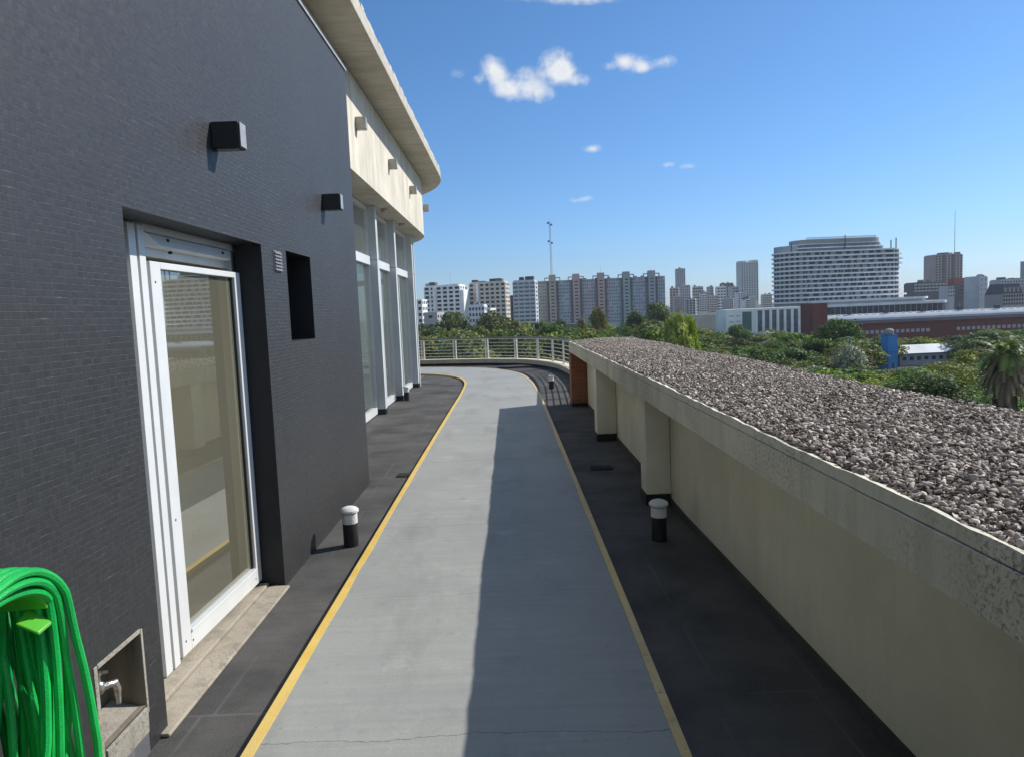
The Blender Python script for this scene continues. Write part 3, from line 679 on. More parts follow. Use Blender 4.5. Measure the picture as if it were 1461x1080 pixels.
# ================================================================== gravel-topped wall on the right
pw = empty('parapet_wall', (1.2, 6, 0), 'long cream parapet wall with buttresses, brick end pier and wide gravel-covered slab', 'wall')
WO = pw.location.copy()
def wbuild(m, name, mats, smooth=False, bevel=0):
    m.v = [(v[0] - WO.x, v[1] - WO.y, v[2] - WO.z) for v in m.v]; return m.build(name, mats, pw, smooth, bevel)
def wallx(y): return 1.258 + max(0, 5.2 - y) * .02
WYS = [-4, 0, 2, 4, 5.2, 8, 12.0]
m = MB(); m.ribbon([(wallx(y), y) for y in WYS], [(1.55, y) for y in WYS], 0.001, .898); wbuild(m, 'wall', MT['cream'])
m = MB(); m.ribbon([(wallx(y) - .012, y) for y in WYS], [(wallx(y) - .001, y) for y in WYS], 0.001, .05); wbuild(m, 'skirting', MT['membrane'])
for (x0, y0, y1) in ((1.015, 8.72, 8.98), (1.055, 5.76, 6.0)):
    wbuild(MB().box(x0, 1.255, y0, y1, .086, .897), 'buttress', MT['cream'], bevel=.008)
    wbuild(MB().box(x0 - .008, 1.243, y0 - .008, y1 + .008, .002, .084), 'buttress_base', MT['blackrub'])
wbuild(MB().box(.992, 1.40, 12.02, 12.40, .06, .897), 'brick_pier', MT['brick'], bevel=.004)
wbuild(MB().box(.986, 1.41, 12.01, 12.41, .002, .058), 'pier_base', MT['blackrub'])
SY0, SYE = -4.0, 12.45
def slab_poly(e=0, xf=1.0): return [(xf + e, SY0), (2.2 - e, SY0), (2.2 - e, 13.0 - e), (xf + e, SYE - e)]
ys_ = [SY0] + [SY0 + i * .06 for i in range(1, int((SYE - SY0) / .06))] + [SYE]
fx = []; v = 0
for y in ys_:
    v = v * .85 + rng.uniform(-.0012, .0012); fx.append(1.0 + v)
m = MB(); m.ribbon([(x, y) for x, y in zip(fx, ys_)], [(2.2, y + (.55 if y == SYE else 0)) for y in ys_], .90, 1.036); wbuild(m, 'slab', MT['slab'])
lx = []; lz = []; v = 0; w = 0
for y in ys_:
    v = v * .8 + rng.uniform(-.0018, .0018); w = w * .6 + rng.uniform(-.0036, .0036); lx.append(1.006 + v); lz.append(1.078 + w)
vs = []
for x, y, z in zip(lx, ys_, lz): vs += [(x, y, 1.0395), (x + .022, y, 1.0395), (x + .026 + rng.uniform(-.008, .010), y, z - .006), (x + .004, y, z)]
fs = [(0, 1, 2, 3)]
for i in range(len(ys_) - 1):
    p, q = 4 * i, 4 * i + 4
    for k in range(4): l = (k + 1) % 4; fs.append((p + k, q + k, q + l, p + l))
m = MB(); m.add(vs, fs); m.box(1.01, 2.2, SYE - .02, SYE + .02, 1.0395, 1.075)
wbuild(m, 'mortar_lip', MT['slab'])
m = MB(); m.ribbon([(1.025, SY0), (1.025, 12.42)], [(2.19, SY0), (2.19, 12.92)], 1.037, 1.066); wbuild(m, 'gravel_bed', plain('gravel grit', (.06, .05, .048), .95, .4, 60, .6, 120))

def stone_mesh(sub, seed):
    bm = bmesh.new(); bmesh.ops.create_icosphere(bm, subdivisions=sub, radius=1.0)
    r = random.Random(seed)
    ax = [(Vector((r.gauss(0, 1), r.gauss(0, 1), r.gauss(0, 1))).normalized(), r.uniform(.35, .8)) for _ in range(11)]
    for v in bm.verts:
        for n_, d_ in ax:
            t = v.co.dot(n_)
            if t > d_: v.co -= n_ * (t - d_) * .98
        v.co *= r.uniform(.9, 1.06)
    V = np.array([v.co[:] for v in bm.verts]); Fc = np.array([[q.index for q in f.verts] for f in bm.faces]); bm.free(); return V, Fc
def instanced_mesh(name, protos, places, mat, smooth=False):
    """joins scaled, turned copies of small prototypes into one mesh with a tone per copy"""
    Vs, Fs, Ts = [], [], []; off = 0
    for (pi, M3, loc, tone) in places:
        V, Fc = protos[pi]; Vs.append(V @ M3.T + loc); Fs.append(Fc + off); off += len(V); Ts.append(np.full(len(V), tone))
    V = np.concatenate(Vs).astype(np.float32); Fc = np.concatenate(Fs).astype(np.int32); T = np.concatenate(Ts).astype(np.float32)
    k = Fc.shape[1]
    me = bpy.data.meshes.new(name); me.vertices.add(len(V)); me.vertices.foreach_set('co', V.ravel())
    me.loops.add(Fc.size); me.loops.foreach_set('vertex_index', Fc.ravel())
    me.polygons.add(len(Fc)); me.polygons.foreach_set('loop_start', np.arange(0, Fc.size, k, dtype=np.int32)); me.polygons.foreach_set('loop_total', np.full(len(Fc), k, np.int32))
    at_ = me.attributes.new('tone', 'FLOAT', 'POINT'); at_.data.foreach_set('value', T)
    me.materials.append(mat); me.update(calc_edges=True); me.validate()
    if smooth: me.polygons.foreach_set('use_smooth', [True] * len(me.polygons))
    return me
def rot3(rx, ry, rz):
    return np.array(Matrix.Rotation(rz, 3, 'Z') @ Matrix.Rotation(ry, 3, 'Y') @ Matrix.Rotation(rx, 3, 'X'))
fine = [stone_mesh(2, 10 + i) for i in range(6)]; coarse = [stone_mesh(1, 40 + i) for i in range(6)]
def gravel():
    near, far = [], []
    cell = .0148
    for iy in range(int((12.9 - .2) / cell)):
        for ix in range(int(1.16 / cell)):
            x = 1.036 + (ix + rng.uniform(-.1, 1.1)) * cell; y = .2 + (iy + rng.uniform(-.1, 1.1)) * cell
            if x > 2.19 or y > 12.42 + (x - 1.0) * .42 or x < 1.034: continue
            s = rng.choice((.006, .0075, .009, .0105, .014)) * rng.uniform(.85, 1.15)
            tone = min(1, max(0, rng.gauss(.40, .26)))
            S = np.diag([s * rng.uniform(1.0, 1.7), s * rng.uniform(.7, 1.1), s * rng.uniform(.35, .65)])
            M3 = rot3(rng.gauss(-.12, .5), rng.gauss(0, .45), rng.uniform(0, 6.28)) @ S
            mound = .016 * math.sin(math.pi * (x - 1.05) / 1.14) + .008 * math.sin(y * 1.7) * math.sin(x * 5)
            loc = np.array([x, y, 1.072 + mound + rng.uniform(-.007, .014)])
            near.append((rng.randrange(6) + (0 if y < 3.6 else 6), M3, loc, tone))
    gm = m_attr('crushed purple grey stone', (.110, .080, .064), (.88, .78, .67), .9)
    o = bpy.data.objects.new('gravel', instanced_mesh('gravel', fine + coarse, near, gm)); col.objects.link(o)
    tag(o, 'loose purple grey gravel covering the wide slab of the parapet wall', 'gravel', kind='stuff')
gravel()
# ================================================================== ground far below and the city
GZ = -22.4
big = 9000
tag(MB().box(-big, big, 40, big, GZ - 1, GZ).build('ground', plain('park earth and grass', (.045, .055, .022), .95, .4, .02, .0)), kind='structure')

def facade(root, wins, mat, name='window', d=.12):
    """wins: list of (x, z, w, h, y, nx, ny): one mesh per window, the hundred largest as parts, the rest as one stuff part"""
    cache = {}
    def one(m, wv):
        x, z, w, h, y, nx, ny = wv; tx, ty = -ny, nx
        a = Vector((x, y, z)); T = Vector((tx, ty, 0)) * (w / 2); Nn = Vector((nx, ny, 0)) * .12; B = Vector((nx, ny, 0)) * -d
        b4 = [a - T + Nn, a + T + Nn, a + T + B, a - T + B]
        m.hexa([(p.x, p.y, z - h / 2) for p in b4], [(p.x, p.y, z + h / 2) for p in b4])
    for wv in wins[:100]:
        key = tuple(round(q, 2) for q in wv[2:4]) + (round(wv[5], 3), round(wv[6], 3))
        if key not in cache:
            m = MB(); one(m, (0, 0, wv[2], wv[3], 0, wv[5], wv[6])); o = m.build(name, mat, root); cache[key] = o
        else:
            o = cache[key].copy(); col.objects.link(o); o.parent = root
        o.location = (wv[0], wv[4], wv[1])
    if len(wins) > 100:
        m = MB()
        for wv in wins[100:]: one(m, wv)
        o = m.build(name, mat, root); o['kind'] = 'stuff'
GLD = plain('far dark glazing', (.028, .036, .048), .4, .5, .35, spec=.25)
GLB = plain('far blue glazing', (.09, .12, .16), .2, .4, .3, spec=.5)
def wm(name, c, s=.15):
    if min(c) > .2: c = tuple(min(.82, x * 1.32) for x in c)
    return plain(name, c, .8, .12, s, spec=.2)
def base(px0, px1, pyt, D, rot=0):
    pm = (px0 + px1) / 2; top = at(pm, pyt, D); w = (px1 - px0) / F * D
    return top.x, top.z - GZ, w
def block(name, label, px0, px1, pyt, D, mat, depth=14, rot=0, floors=8, cols=6, ww=.55, wh=.5, wmat=None, cat='building', group=None, bands=None, bandmat=None, side=3, z0=0, clutter=0, vis=0):
    """box building with windows on its front and right side; vis: lowest height worth windows"""
    xm = at((px0 + px1) / 2, pyt, D).x; seen = F * abs(xm) * (1 / D - 1 / (D + depth))     # the flank that shows beside the front
    if px0 > 740: px0 += min(seen, (px1 - px0) * .4)
    x, h, w = base(px0, px1, pyt, D)
    o = empty(name, (x, D, GZ), label, cat, group, R(rot))
    MB().box(-w / 2, w / 2, 0, depth, 0, h).build('wall', mat, o)
    fh = h / floors if not z0 else (h - z0) / floors
    wins = []
    for i in range(floors - 1, -1, -1):
        z = z0 + (i + .5) * fh
        if z < vis: continue
        for c in range(cols):
            wins.append((-w / 2 + (c + .5) * w / cols, z, w / cols * ww, fh * wh, 0, 0, -1))
        for c in range(side):
            wins.append((w / 2, z, depth / side * .45, fh * wh, (c + .5) * depth / side, 1, 0))
    if wins: facade(o, wins, wmat or GLD)
    if bands:
        for i in range(floors + 1):
            z = z0 + i * fh
            if z < vis: continue
            MB().box(-w / 2 - .3, w / 2 + .3, -bands, .0, z - .35, z + .35 if i < floors else z + .8).build('balcony', bandmat or mat, o)
    if clutter:
        r = random.Random(label)
        MB().box(-w * .46, w * .46, .4, depth - .4, h, h + .9).build('roof_parapet', mat, o)
        for k in range(clutter):
            cx = r.uniform(-w * .4, w * .4); cw = r.uniform(.04, .12) * w; ch = r.uniform(1.0, 3.4)
            MB().box(cx - cw, cx + cw, 2 + r.uniform(0, 1), 6 + r.uniform(0, 3), h + .02, h + ch).build('roof_tank', r.choice(CLUT), o)
    return o, w, h
CLUT = [wm('roof tank grey', (.16, .16, .17)), wm('roof tank dark', (.09, .09, .1)), wm('roof tank pale', (.3, .3, .29))]
W1 = wm('white block paint', (.62, .62, .60)); W2 = wm('sand block paint', (.46, .42, .37)); W3 = wm('blue grey block paint', (.40, .43, .46)); WB = wm('pale band', (.66, .66, .64))
o, w, h = block('apartment_block', 'white gridded apartment block at far left beyond the railing, with two wings', 603, 657, 409, 520, W1, 16, -14, 15, 6, .62, .55, clutter=6, vis=10)
MB().box(-w * .24, -w * .16, -1.6, -.0, 6, h - .5).build('wing_wall', W1, o)
MB().box(w * .5 + .02, w * .5 + 2.2, 1, 15, 6, h - 3).build('stair_wing', W1, o)
o, w, h = block('apartment_block', 'sand coloured apartment block, middle one of the left three', 668, 721, 404, 530, W2, 15, -12, 15, 7, .6, .5, clutter=6, vis=10)
MB().box(-w * .30, -w * .23, -1.6, -.0, 6, h - .5).build('wing_wall', W1, o)
o, w, h = block('apartment_block', 'narrow blue grey apartment block beside the long pastel slab block', 731, 763, 402, 500, W3, 16, -9, 16, 4, .8, .42, GLB, clutter=2, vis=10, side=1)
MB().box(w * .05, w * .42, 2, 8, h, h + 3.4).build('lift_house', CLUT[1], o)
for i in range(16):
    MB().box(-w / 2 + .5, w / 2 - .5, -.9, 0, i * h / 16 - .15, i * h / 16 + .75).build('balcony', W3, o) if i > 4 else None
block('apartment_block', 'dark narrow building in the gap between the left tower blocks', 722, 733, 422, 640, wm('dark block', (.12, .12, .13)), 12, 0, 14, 2, vis=14)
# long slab block in pastel sections
def slab_block():
    px0, px1, D = 764, 947, 560
    xa, ha, w = base(px0, px1, 398.5, D)
    o = empty('slab_block', (xa, D, GZ), 'very long pastel slab block with five stair towers above its roof', 'building', rz=R(-3))
    secs = [(0, .10, (.40, .38, .30)), (.10, .17, (.30, .31, .28)), (.17, .36, (.33, .37, .42)), (.36, .5, (.37, .35, .38)), (.5, .62, (.36, .36, .41)), (.62, .77, (.27, .38, .40)), (.77, .9, (.33, .35, .43)), (.9, 1.0, (.31, .36, .40))]
    for k, (a, b, c) in enumerate(secs):
        q = MB().box(-w / 2 + a * w, -w / 2 + b * w, 0 + .02 * (k % 2), 14, 0, ha).build('wall', wm('pastel section', c, .08), o)
    nfl = 18; wins = []; r = random.Random(5)
    for i in range(nfl - 1, 3, -1):
        for c in range(58):
            if r.random() < .12: continue
            wins.append((-w / 2 + (c + .5) * w / 58, (i + .5) * ha / nfl, w / 58 * .5, ha / nfl * .42, 0, 0, -1))
    facade(o, wins, wm('slab window', (.17, .19, .22), .3))
    for i in range(5, nfl + 1): MB().box(-w / 2, w / 2, -.35, 0, i * ha / nfl - .22, i * ha / nfl + .22).build('floor_band', wm('slab band', (.36, .38, .40), .05) if i == 5 else bpy.data.materials['slab band'], o)
    tc = [(.33, .30, .25), (.34, .27, .26), (.36, .26, .25), (.25, .30, .30), (.27, .28, .32)]
    for k, px in enumerate((788.5, 822, 857, 892.5, 928)):
        x = (px - (px0 + px1) / 2) / F * D; mt = wm('stair tower', tc[k], .08)
        tw = MB().box(x - 2.6, x + 2.6, -3.2, 4, 0, ha + 4.6).build('stair_tower', mt, o)
        for s_ in (-1, 1):
            MB().box(x + s_ * 2.62, x + s_ * 6.2, -1.2, 1.5, ha + 2.0, ha + 2.7).box(x + s_ * 5.6, x + s_ * 6.2, -1.2, 1.5, ha, ha + 1.98).build('roof_frame', mt, o)
            MB().box(x + s_ * 2.63, x + s_ * 4.3, -1.9, -.36, 0, ha).build('recess_shade', wm('recess shade tone', (.17, .17, .19)) if not bpy.data.materials.get('recess shade tone') else bpy.data.materials['recess shade tone'], o)  # protruding dark strip, its colour stands in for a shaded recess
        for i in range(5, nfl): MB().box(x - 1.2, x + 1.2, -3.24, -3.1, (i + .3) * ha / nfl, (i + .62) * ha / nfl).build('stair_window', GLD, o)
    for k in range(14):
        x = r.uniform(-.48, .48) * w; MB().box(x - 1.2, x + 1.2, 3, 6, ha, ha + 1.2).build('roof_vent', CLUT[k % 2], o)
    return o, w, ha
so, sw, sh = slab_block()
def mast(name, label, px, pyb, pyt, D, r, lattice=True):
    a = at(px, pyb, D); b = at(px, pyt, D); o = empty(name, (a.x, D, a.z), label, 'mast'); H = b.z - a.z
    m = MB()
    if lattice:
        for k in range(3):
            t = 2.1 * k; m.tube([(math.cos(t) * r * 2, math.sin(t) * r * 2, 0), (math.cos(t) * r, math.sin(t) * r, H)], r * .28, 5)
        nst = 22
        for i in range(nst):
            for k in range(3):
                t, u = 2.1 * k, 2.1 * (k + 1); f0, f1 = i / nst, (i + 1) / nst; q = lambda f: r * 2 - r * f
                m.tube([(math.cos(t) * q(f0), math.sin(t) * q(f0), H * f0), (math.cos(u) * q(f1), math.sin(u) * q(f1), H * f1)], r * .2, 4)
    else: m.tube([(0, 0, 0), (0, 0, H)], r, 6, rad=[r, r * .5])
    m.build('mast_frame', wm('mast steel', (.30, .31, .33)), o)
    if lattice:
        for (f, s) in ((.97, -1), (.94, 1), (.66, -1), (.63, 1)): MB().box(s * r * 1.1, s * r * 4.5, -.4, .4, H * f - .7, H * f + .7).build('antenna', CLUT[0], o)
    return o
mast('radio_mast', 'tall thin lattice radio mast above the long slab block', 787, 400, 316, 585, .45)
mast('antenna_mast', 'thin whip antenna on the white block at far left', 643, 412, 386, 530, .12, False)
mast('antenna_mast', 'tall thin antenna rising from the brown tower block', 1362, 362, 300, 930, .42, False)
for k, px in enumerate((857, 928)): mast('antenna_mast', ('short aerial on the third stair tower of the slab block', 'short aerial on the last stair tower of the slab block')[k], px, 392, 380, 563, .12, False)
# low things in front of the left blocks
block('house', 'white house at the far left edge of the skyline, beside the last grey pavilion column', 588, 602, 428, 470, W1, 12, -10, 9, 2, vis=12)
block('house', 'grey house with blank wall in front of the white gridded block', 604, 624, 446, 430, wm('grey wall', (.34, .32, .32)), 12, -16, 5, 1, .3, .3, vis=14)
block('house', 'stepped white apartment house in front of the sand block', 668, 691, 437, 460, wm('pale white', (.5, .52, .55)), 12, -8, 8, 5, .55, .5, vis=12, clutter=3)
block('house', 'bright white chimney-like house right of the stepped white one', 694, 700, 440, 455, W1, 8, -25, 8, 1, .3, .4, vis=14, side=0)
block('shed', 'white box shed below the narrow blue grey block', 760, 784, 464, 380, wm('shed white', (.52, .55, .6)), 10, -4, 3, 1, .1, .1, vis=40, side=0)
block('shed', 'long low grey shed with pale roof edge at the foot of the slab block', 785, 826, 463, 400, wm('shed grey', (.17, .17, .17)), 10, 2, 3, 1, .1, .1, vis=40, side=0)
# mid skyline
block('tower_block', 'slim grey tower with narrow cap rising alone left of the white notched tower', 963, 977.5, 384, 1500, wm('far tower', (.30, .32, .33), .05), 20, 0, 26, 4, .6, .6, wm('far pane', (.1, .11, .13)), vis=30, clutter=1)
t2, w2, h2 = block('tower_block', 'pale tower with a notch in its top between the low houses and the curved hotel', 1051, 1082, 375, 1050, wm('pale tower', (.46, .47, .47), .05), 18, 4, 24, 7, .58, .62, wm('pale pane', (.08, .09, .11)), vis=28)
MB().box(-w2 * .5, -w2 * .17, .5, 17, h2, h2 + 2.6).box(w2 * .16, w2 * .5, .5, 17, h2, h2 + 3.4).build('roof_block', bpy.data.materials['pale tower'], t2)
CITY = [wm('city pink', (.42, .35, .33)), wm('city cream', (.48, .45, .40)), wm('city grey', (.36, .36, .38)), wm('city white', (.55, .55, .54)), wm('city brown', (.26, .19, .17))]
city = [(952, 968, 412, 900, 0, 'pinkish block at the left end of the mid skyline cluster'), (967, 985, 408, 980, 2, 'grey block directly under the slim grey tower'), (985, 1003, 410, 940, 1, 'cream block right of the slim grey tower'),
        (1000, 1011, 418, 860, 2, 'short grey block in the middle of the skyline cluster'), (1009, 1018, 410, 1100, 0, 'narrow pinkish block standing behind the skyline cluster'), (1019, 1036, 410, 960, 3, 'white block left of the dull brown one in the cluster'),
        (1024, 1046, 405, 1150, 4, 'dull brown block behind the white one in the cluster'), (1040, 1054, 410, 1000, 2, 'grey block directly left of the notched tower'), (1048, 1063, 418, 900, 3, 'white low block at the foot of the notched tower'),
        (994, 1009, 421, 800, 3, 'bright white house low in the cluster'), (1008, 1024, 423, 780, 1, 'cream house with dark windows low in the cluster'), (958, 976, 424, 760, 0, 'pinkish house low behind the dark trees'), (974, 992, 428, 740, 2, 'plain grey house low behind the dark trees'),
        (1026, 1046, 427, 790, 2, 'grey house partly behind the retaining wall'), (1066, 1078, 424, 820, 1, 'cream house just left of the curved hotel'), (1083, 1101, 421, 840, 1, 'cream house touching the curved hotel'), (1060, 1070, 428, 760, 3, 'small white house above the glass office')]
for (a, b, t, D, ci, lb) in city:
    r = random.Random(lb); block('city_block', lb + ' on the far skyline', a, b, t, D, CITY[ci], 14, r.uniform(-20, 8), r.randrange(12, 16), r.randrange(3, 6), r.uniform(.48, .72), r.uniform(.45, .65), wm('city pane', (.06, .06, .075)) if not bpy.data.materials.get('city pane') else bpy.data.materials['city pane'], clutter=2, vis=16, side=2)
block('retaining_wall', 'long plain grey retaining wall left of the glass office', 984, 1036, 449, 480, wm('retaining concrete', (.36, .33, .29), .1), 6, 0, 3, 1, .1, .1, vis=60, side=0, cat='wall')
# glass office with white frame
def office():
    D = 420; x, h, w = base(1035, 1152, 440, D)
    o = empty('office_building', (x, D, GZ), 'long white framed glass office below the curved hotel', 'building', rz=R(3))
    MB().box(-w / 2, -w / 2 + 17, 0, 18, 0, h).build('end_wall', wm('office white', (.60, .62, .66)), o)
    MB().box(-w / 2 + 17, w / 2, .4, 18, 0, h - 1.2).build('glass_wall', GLB, o)
    MB().box(-w / 2 + 17, w / 2, -.4, 18, h - 1.18, h).build('roof_edge', bpy.data.materials['office white'], o)
    for k in range(8):
        xx = -w / 2 + 17 + k * (w - 17) / 7.2; MB().box(xx, xx + 1.5, -.3, .38, 0, h - 1.2).build('pier', bpy.data.materials['office white'], o)
    for z in (3, 7.5, 12): MB().box(-w / 2 + 17, w / 2, .1, .39, h - z - .35, h - z).build('mullion', CLUT[0], o)
    MB().box(-w / 2 + 9.5, -w / 2 + 15, -.06, 0, h - 13.2, h - 1.6).build('green_screen', wm('green glass screen', (.09, .17, .16)), o)
    wins = []
    for i in range(3):
        for k in range(2): wins.append((-w / 2 + 3 + k * 4.2, h - 3.8 - i * 3.3, 2.6, .7, 0, 0, -1))
    facade(o, wins, wm('office slot', (.34, .37, .43)))
office()
# curved hotel
def stadium(w, d, n=14):
    r = d / 2; p = []
    for k in range(n + 1): a = -math.pi / 2 + math.pi * k / n; p.append((w / 2 - r + r * math.cos(a), d / 2 + r * math.sin(a)))
    for k in range(n + 1): a = math.pi / 2 + math.pi * k / n; p.append((-w / 2 + r + r * math.cos(a), d / 2 + r * math.sin(a)))
    return p
def shift(poly, dx, dy): return [(a + dx, b + dy) for a, b in poly]
def hotel():
    D = 560; x, ht, w = base(1115, 1301, 358, D)
    o = empty('hotel', (x, D, GZ), 'large curved white hotel with stacked balcony bands and stepped top', 'building', rz=R(3))
    HW = wm('hotel white', (.60, .61, .62)); HG = wm('hotel wall', (.27, .295, .32), .1); d = 34
    zb = at(1197, 430, D).z - GZ; n = 11; fh = (ht - zb) / n
    MB().prism(shift(stadium(w - 3.4, d - 3.4), 0, 1.7), 0, ht).build('core_wall', HG, o)
    wins = []; r = random.Random(2); R_ = d / 2 - 1.7; ww = w - 3.4
    for i in range(n - 1, -1, -1):
        z = zb + (i + .5) * fh; k = 0; xx = -ww / 2 + R_
        while xx < ww / 2 - R_:
            wd = r.choice((1.2, 2.2, 3.4, 4.6)); wins.append((xx + wd / 2, z + fh * .16, wd, fh * .66, 1.7, 0, -1)); xx += wd + r.uniform(.8, 4.2)
        for sgn in (-1, 1):
            for a in (75, 60, 45, 30, 15, 2):
                a = R(a); nx, ny = math.cos(a) * sgn, -math.sin(a)
                wins.append((sgn * (ww / 2 - R_) + nx * R_, z + fh * .16, 2.2, fh * .66, d / 2 + ny * R_, nx, ny))
    facade(o, wins, wm('hotel pane', (.05, .062, .08)), d=.05)
    for i in range(n + 1):
        z = zb + i * fh; ex = 2.0 * math.sin(i * .9) + (3 if i < 2 else 0)
        poly = stadium(w + ex, d); MB().prism(shift(poly, ex / 2, -.4), z - .4, z + .68).build('balcony_band', HW, o)
    for (dw, z0, hh, mt, nm) in ((26, 0, 2.1, GLB, 'upper_floor'), (22, 2.1, .8, HW, 'upper_band'), (30, 2.9, 2.2, GLB, 'upper_floor'), (27, 5.1, .7, HW, 'upper_band'), (31, 5.8, 3.3, wm('hotel plant screen', (.25, .25, .25)), 'plant_screen')):
        MB().prism(shift(stadium(w - dw, d - 8 if z0 < 4 else d - 10), -1.5, 3 if z0 < 4 else 5), ht + .76 + z0, ht + .76 + z0 + hh).build(nm, mt, o)
    MB().prism(shift(stadium(20, 20), -w / 2 + 11, 6), ht + .76, ht + 5.5).build('end_pavilion', HG, o)
    m = MB(); zz = ht + 9.9
    for k in range(46): xx = -(w - 46) / 2 - 1.5 + k * (w - 46) / 45; m.box(xx - .22, xx + .22, 5.1, 5.4, zz - .3, zz + 1.0)
    m.box(-(w - 46) / 2 - 1.5, (w - 46) / 2 - 1.5, 5.1, 5.4, zz + 1.0, zz + 1.4); m.build('roof_rail', wm('roof rail', (.45, .45, .45)), o)
    for k, (xx, hh) in enumerate(((-.42, 7), (.0, 12), (.36, 7), (.40, 8.5))): MB().box(xx * w - .3, xx * w + .3, 2, 2.6, ht + .8, ht + hh).build('flue', CLUT[1], o)
    # podium
    xr = at(1347, 440, D).x - x; zp_ = at(1345, 424, D - 40).z - GZ
    for (z0, z1, mt, nm, gx) in ((0, zb - 4.4, GLD, 'podium_glass', 0), (zb - 4.4, zb - 2.4, HW, 'podium_band', 1.0), (zb - 2.4, zb - .6, HG, 'podium_upper', -16), (zb - .6, zb + 1.0, HW, 'podium_band', -14)):
        wd = xr + w / 2 + gx; MB().prism(shift(stadium(wd - 20, 30), (xr - w / 2 + 20 + gx) / 2, -16), z0, z1).build(nm, mt, o)
    r3 = random.Random(9); tr = []
    for k in range(26): xx = (xr - w / 2) / 2 - 30 + k * 4.2; tr.append((xx, zb - 8.5, .35, 7.6, -16, 0, -1))
    facade(o, tr, HG, 'podium_mullion', .02)
hotel()
# red brick complex
RED = wm('dark red brick', (.17, .065, .05), .3)
block('brick_tower', 'plain dark red brick tower in front of the glass office', 1145, 1181, 433, 330, RED, 12, 4, 4, 1, .1, .1, vis=60, side=0)
def redlong():
    D = 330; a = at(1181, 465, D); bX = at(1500, 465, D).x; h = at(1320, 458, D).z - GZ; w = bX - a.x + 30
    o = empty('brick_hall', (a.x, D, GZ), 'long low red brick hall with barrel glass roof and window strips', 'building', rz=R(1.0))
    MB().box(0, w, 0, 20, 0, h).build('wall', RED, o)
    vs = []; m = MB(); n = 10
    ha = [(10 - 8.2 * math.cos(math.pi * k / n), 2.9 * math.sin(math.pi * k / n)) for k in range(n + 1)]
    for xx in (0, w): vs += [(xx, yy, h + 1.2 + zz) for yy, zz in ha]
    m.add(vs, [(k, k + 1, n + 2 + k, n + 1 + k) for k in range(n)] + [tuple(range(n + 1)), tuple(range(2 * n + 1, n, -1))]); m.build('barrel_roof', wm('grey roof glass', (.26, .29, .33), .2), o)
    MB().box(0, w, 1.4, 18.6, h, h + 1.19).build('roof_base', CLUT[0], o)
    for k in range(int(w / 3.4)):
        m = MB(); xx = k * 3.4 + 1
        m.tube([(xx + (u - .5) * 3.1, 6.3, h + 3.45 + .5 * math.sin(math.pi * u)) for u in (0, .25, .5, .75, 1)], .42, 6); m.build('roof_bubble', W1 if k else W1, o)
    for k in range(6): xx = 12 + k * 17.5; MB().box(xx, xx + 1.8, 6, 7.6, h + 4.0, h + 5.6).build('roof_vent', CLUT[1], o)
    wins = []
    for k in range(46):
        if 19 <= k <= 23: continue
        wins.append((4 + k * 2.35, h - 4.2, 1.5, 1.5, 0, 0, -1))
    facade(o, wins, wm('hall window', (.30, .30, .33)))
    MB().box(0, w, -.25, 0, h - 1.2, h).build('cornice', wm('brick shade', (.12, .045, .04)), o)
redlong()
# right skyline
BR = wm('brown tower', (.30, .25, .225), .05)
bt, wb_, hb_ = block('tower_block', 'wide brown tower block with an antenna above the right skyline', 1319, 1375, 364, 950, BR, 22, 6, 22, 9, .62, .6, wm('brown pane', (.06, .055, .06)), vis=26, clutter=6)
for k in (-.22, .12): MB().box(k * wb_, (k + .08) * wb_, -1.4, 0, 0, hb_ + .5).build('shaft', wm('brown shaft', (.16, .14, .13)) if k < 0 else bpy.data.materials['brown shaft'], bt)
block('city_block', 'low banded grey block between the hotel and the brown tower', 1290, 1350, 404, 700, wm('banded dark', (.13, .14, .14)), 16, 4, 12, 9, .75, .4, wm('banded pale', (.40, .42, .42)), vis=26, clutter=3)
block('city_block', 'pale grey block with square windows under the red roof box', 1346, 1362, 409, 600, CITY[2], 12, 2, 10, 3, .5, .5, vis=20)
block('city_block', 'dark glazed block under the red roof box', 1360, 1384, 406, 640, wm('dark glazed', (.15, .14, .14)), 12, 2, 10, 3, .8, .3, vis=20)
block('roof_house', 'dull red box standing on the roofs below the brown tower', 1352, 1385, 397, 660, wm('red box', (.28, .09, .06)), 10, 0, 12, 1, .1, .1, vis=90, side=0)
block('city_block', 'plain pale grey block with a blank side left of the mansard house', 1388, 1410, 396, 520, wm('plain pale', (.40, .42, .43)), 14, 10, 10, 2, .12, .3, vis=22, clutter=2)
o, w, h = block('mansard_house', 'ornate dark mansard house at the right edge of the skyline', 1408, 1462, 420, 480, wm('mansard stone', (.30, .27, .26)), 16, 6, 9, 8, .55, .6, vis=14)
MB().hexa([(-w / 2, 0, h), (w / 2, 0, h), (w / 2, 16, h), (-w / 2, 16, h)], [(-w / 2 + 2, 2, h + 7), (w / 2 - 2, 2, h + 7), (w / 2 - 2, 14, h + 7), (-w / 2 + 2, 14, h + 7)]).build('mansard_roof', wm('slate', (.10, .10, .12)), o)
for k in range(5): xx = -w * .42 + k * w * .2; MB().box(xx, xx + 1.6, -.1, 2, h + 1.4, h + 4.4).build('dormer', wm('dormer', (.26, .24, .22)) if k == 0 else bpy.data.materials['dormer'], o)
MB().box(-w / 2 - .4, w / 2 + .4, -.6, 0, h - .4, h + .3).build('cornice', bpy.data.materials['mansard stone'], o)
block('city_block', 'pale block behind the mansard house at the right edge', 1412, 1461, 400, 620, CITY[2], 14, 3, 12, 8, .45, .45, vis=28, clutter=5)
block('tower_block', 'grey tower cut by the right edge of the picture', 1456, 1490, 372, 900, wm('edge tower', (.27, .28, .30)), 16, 0, 20, 5, vis=30)
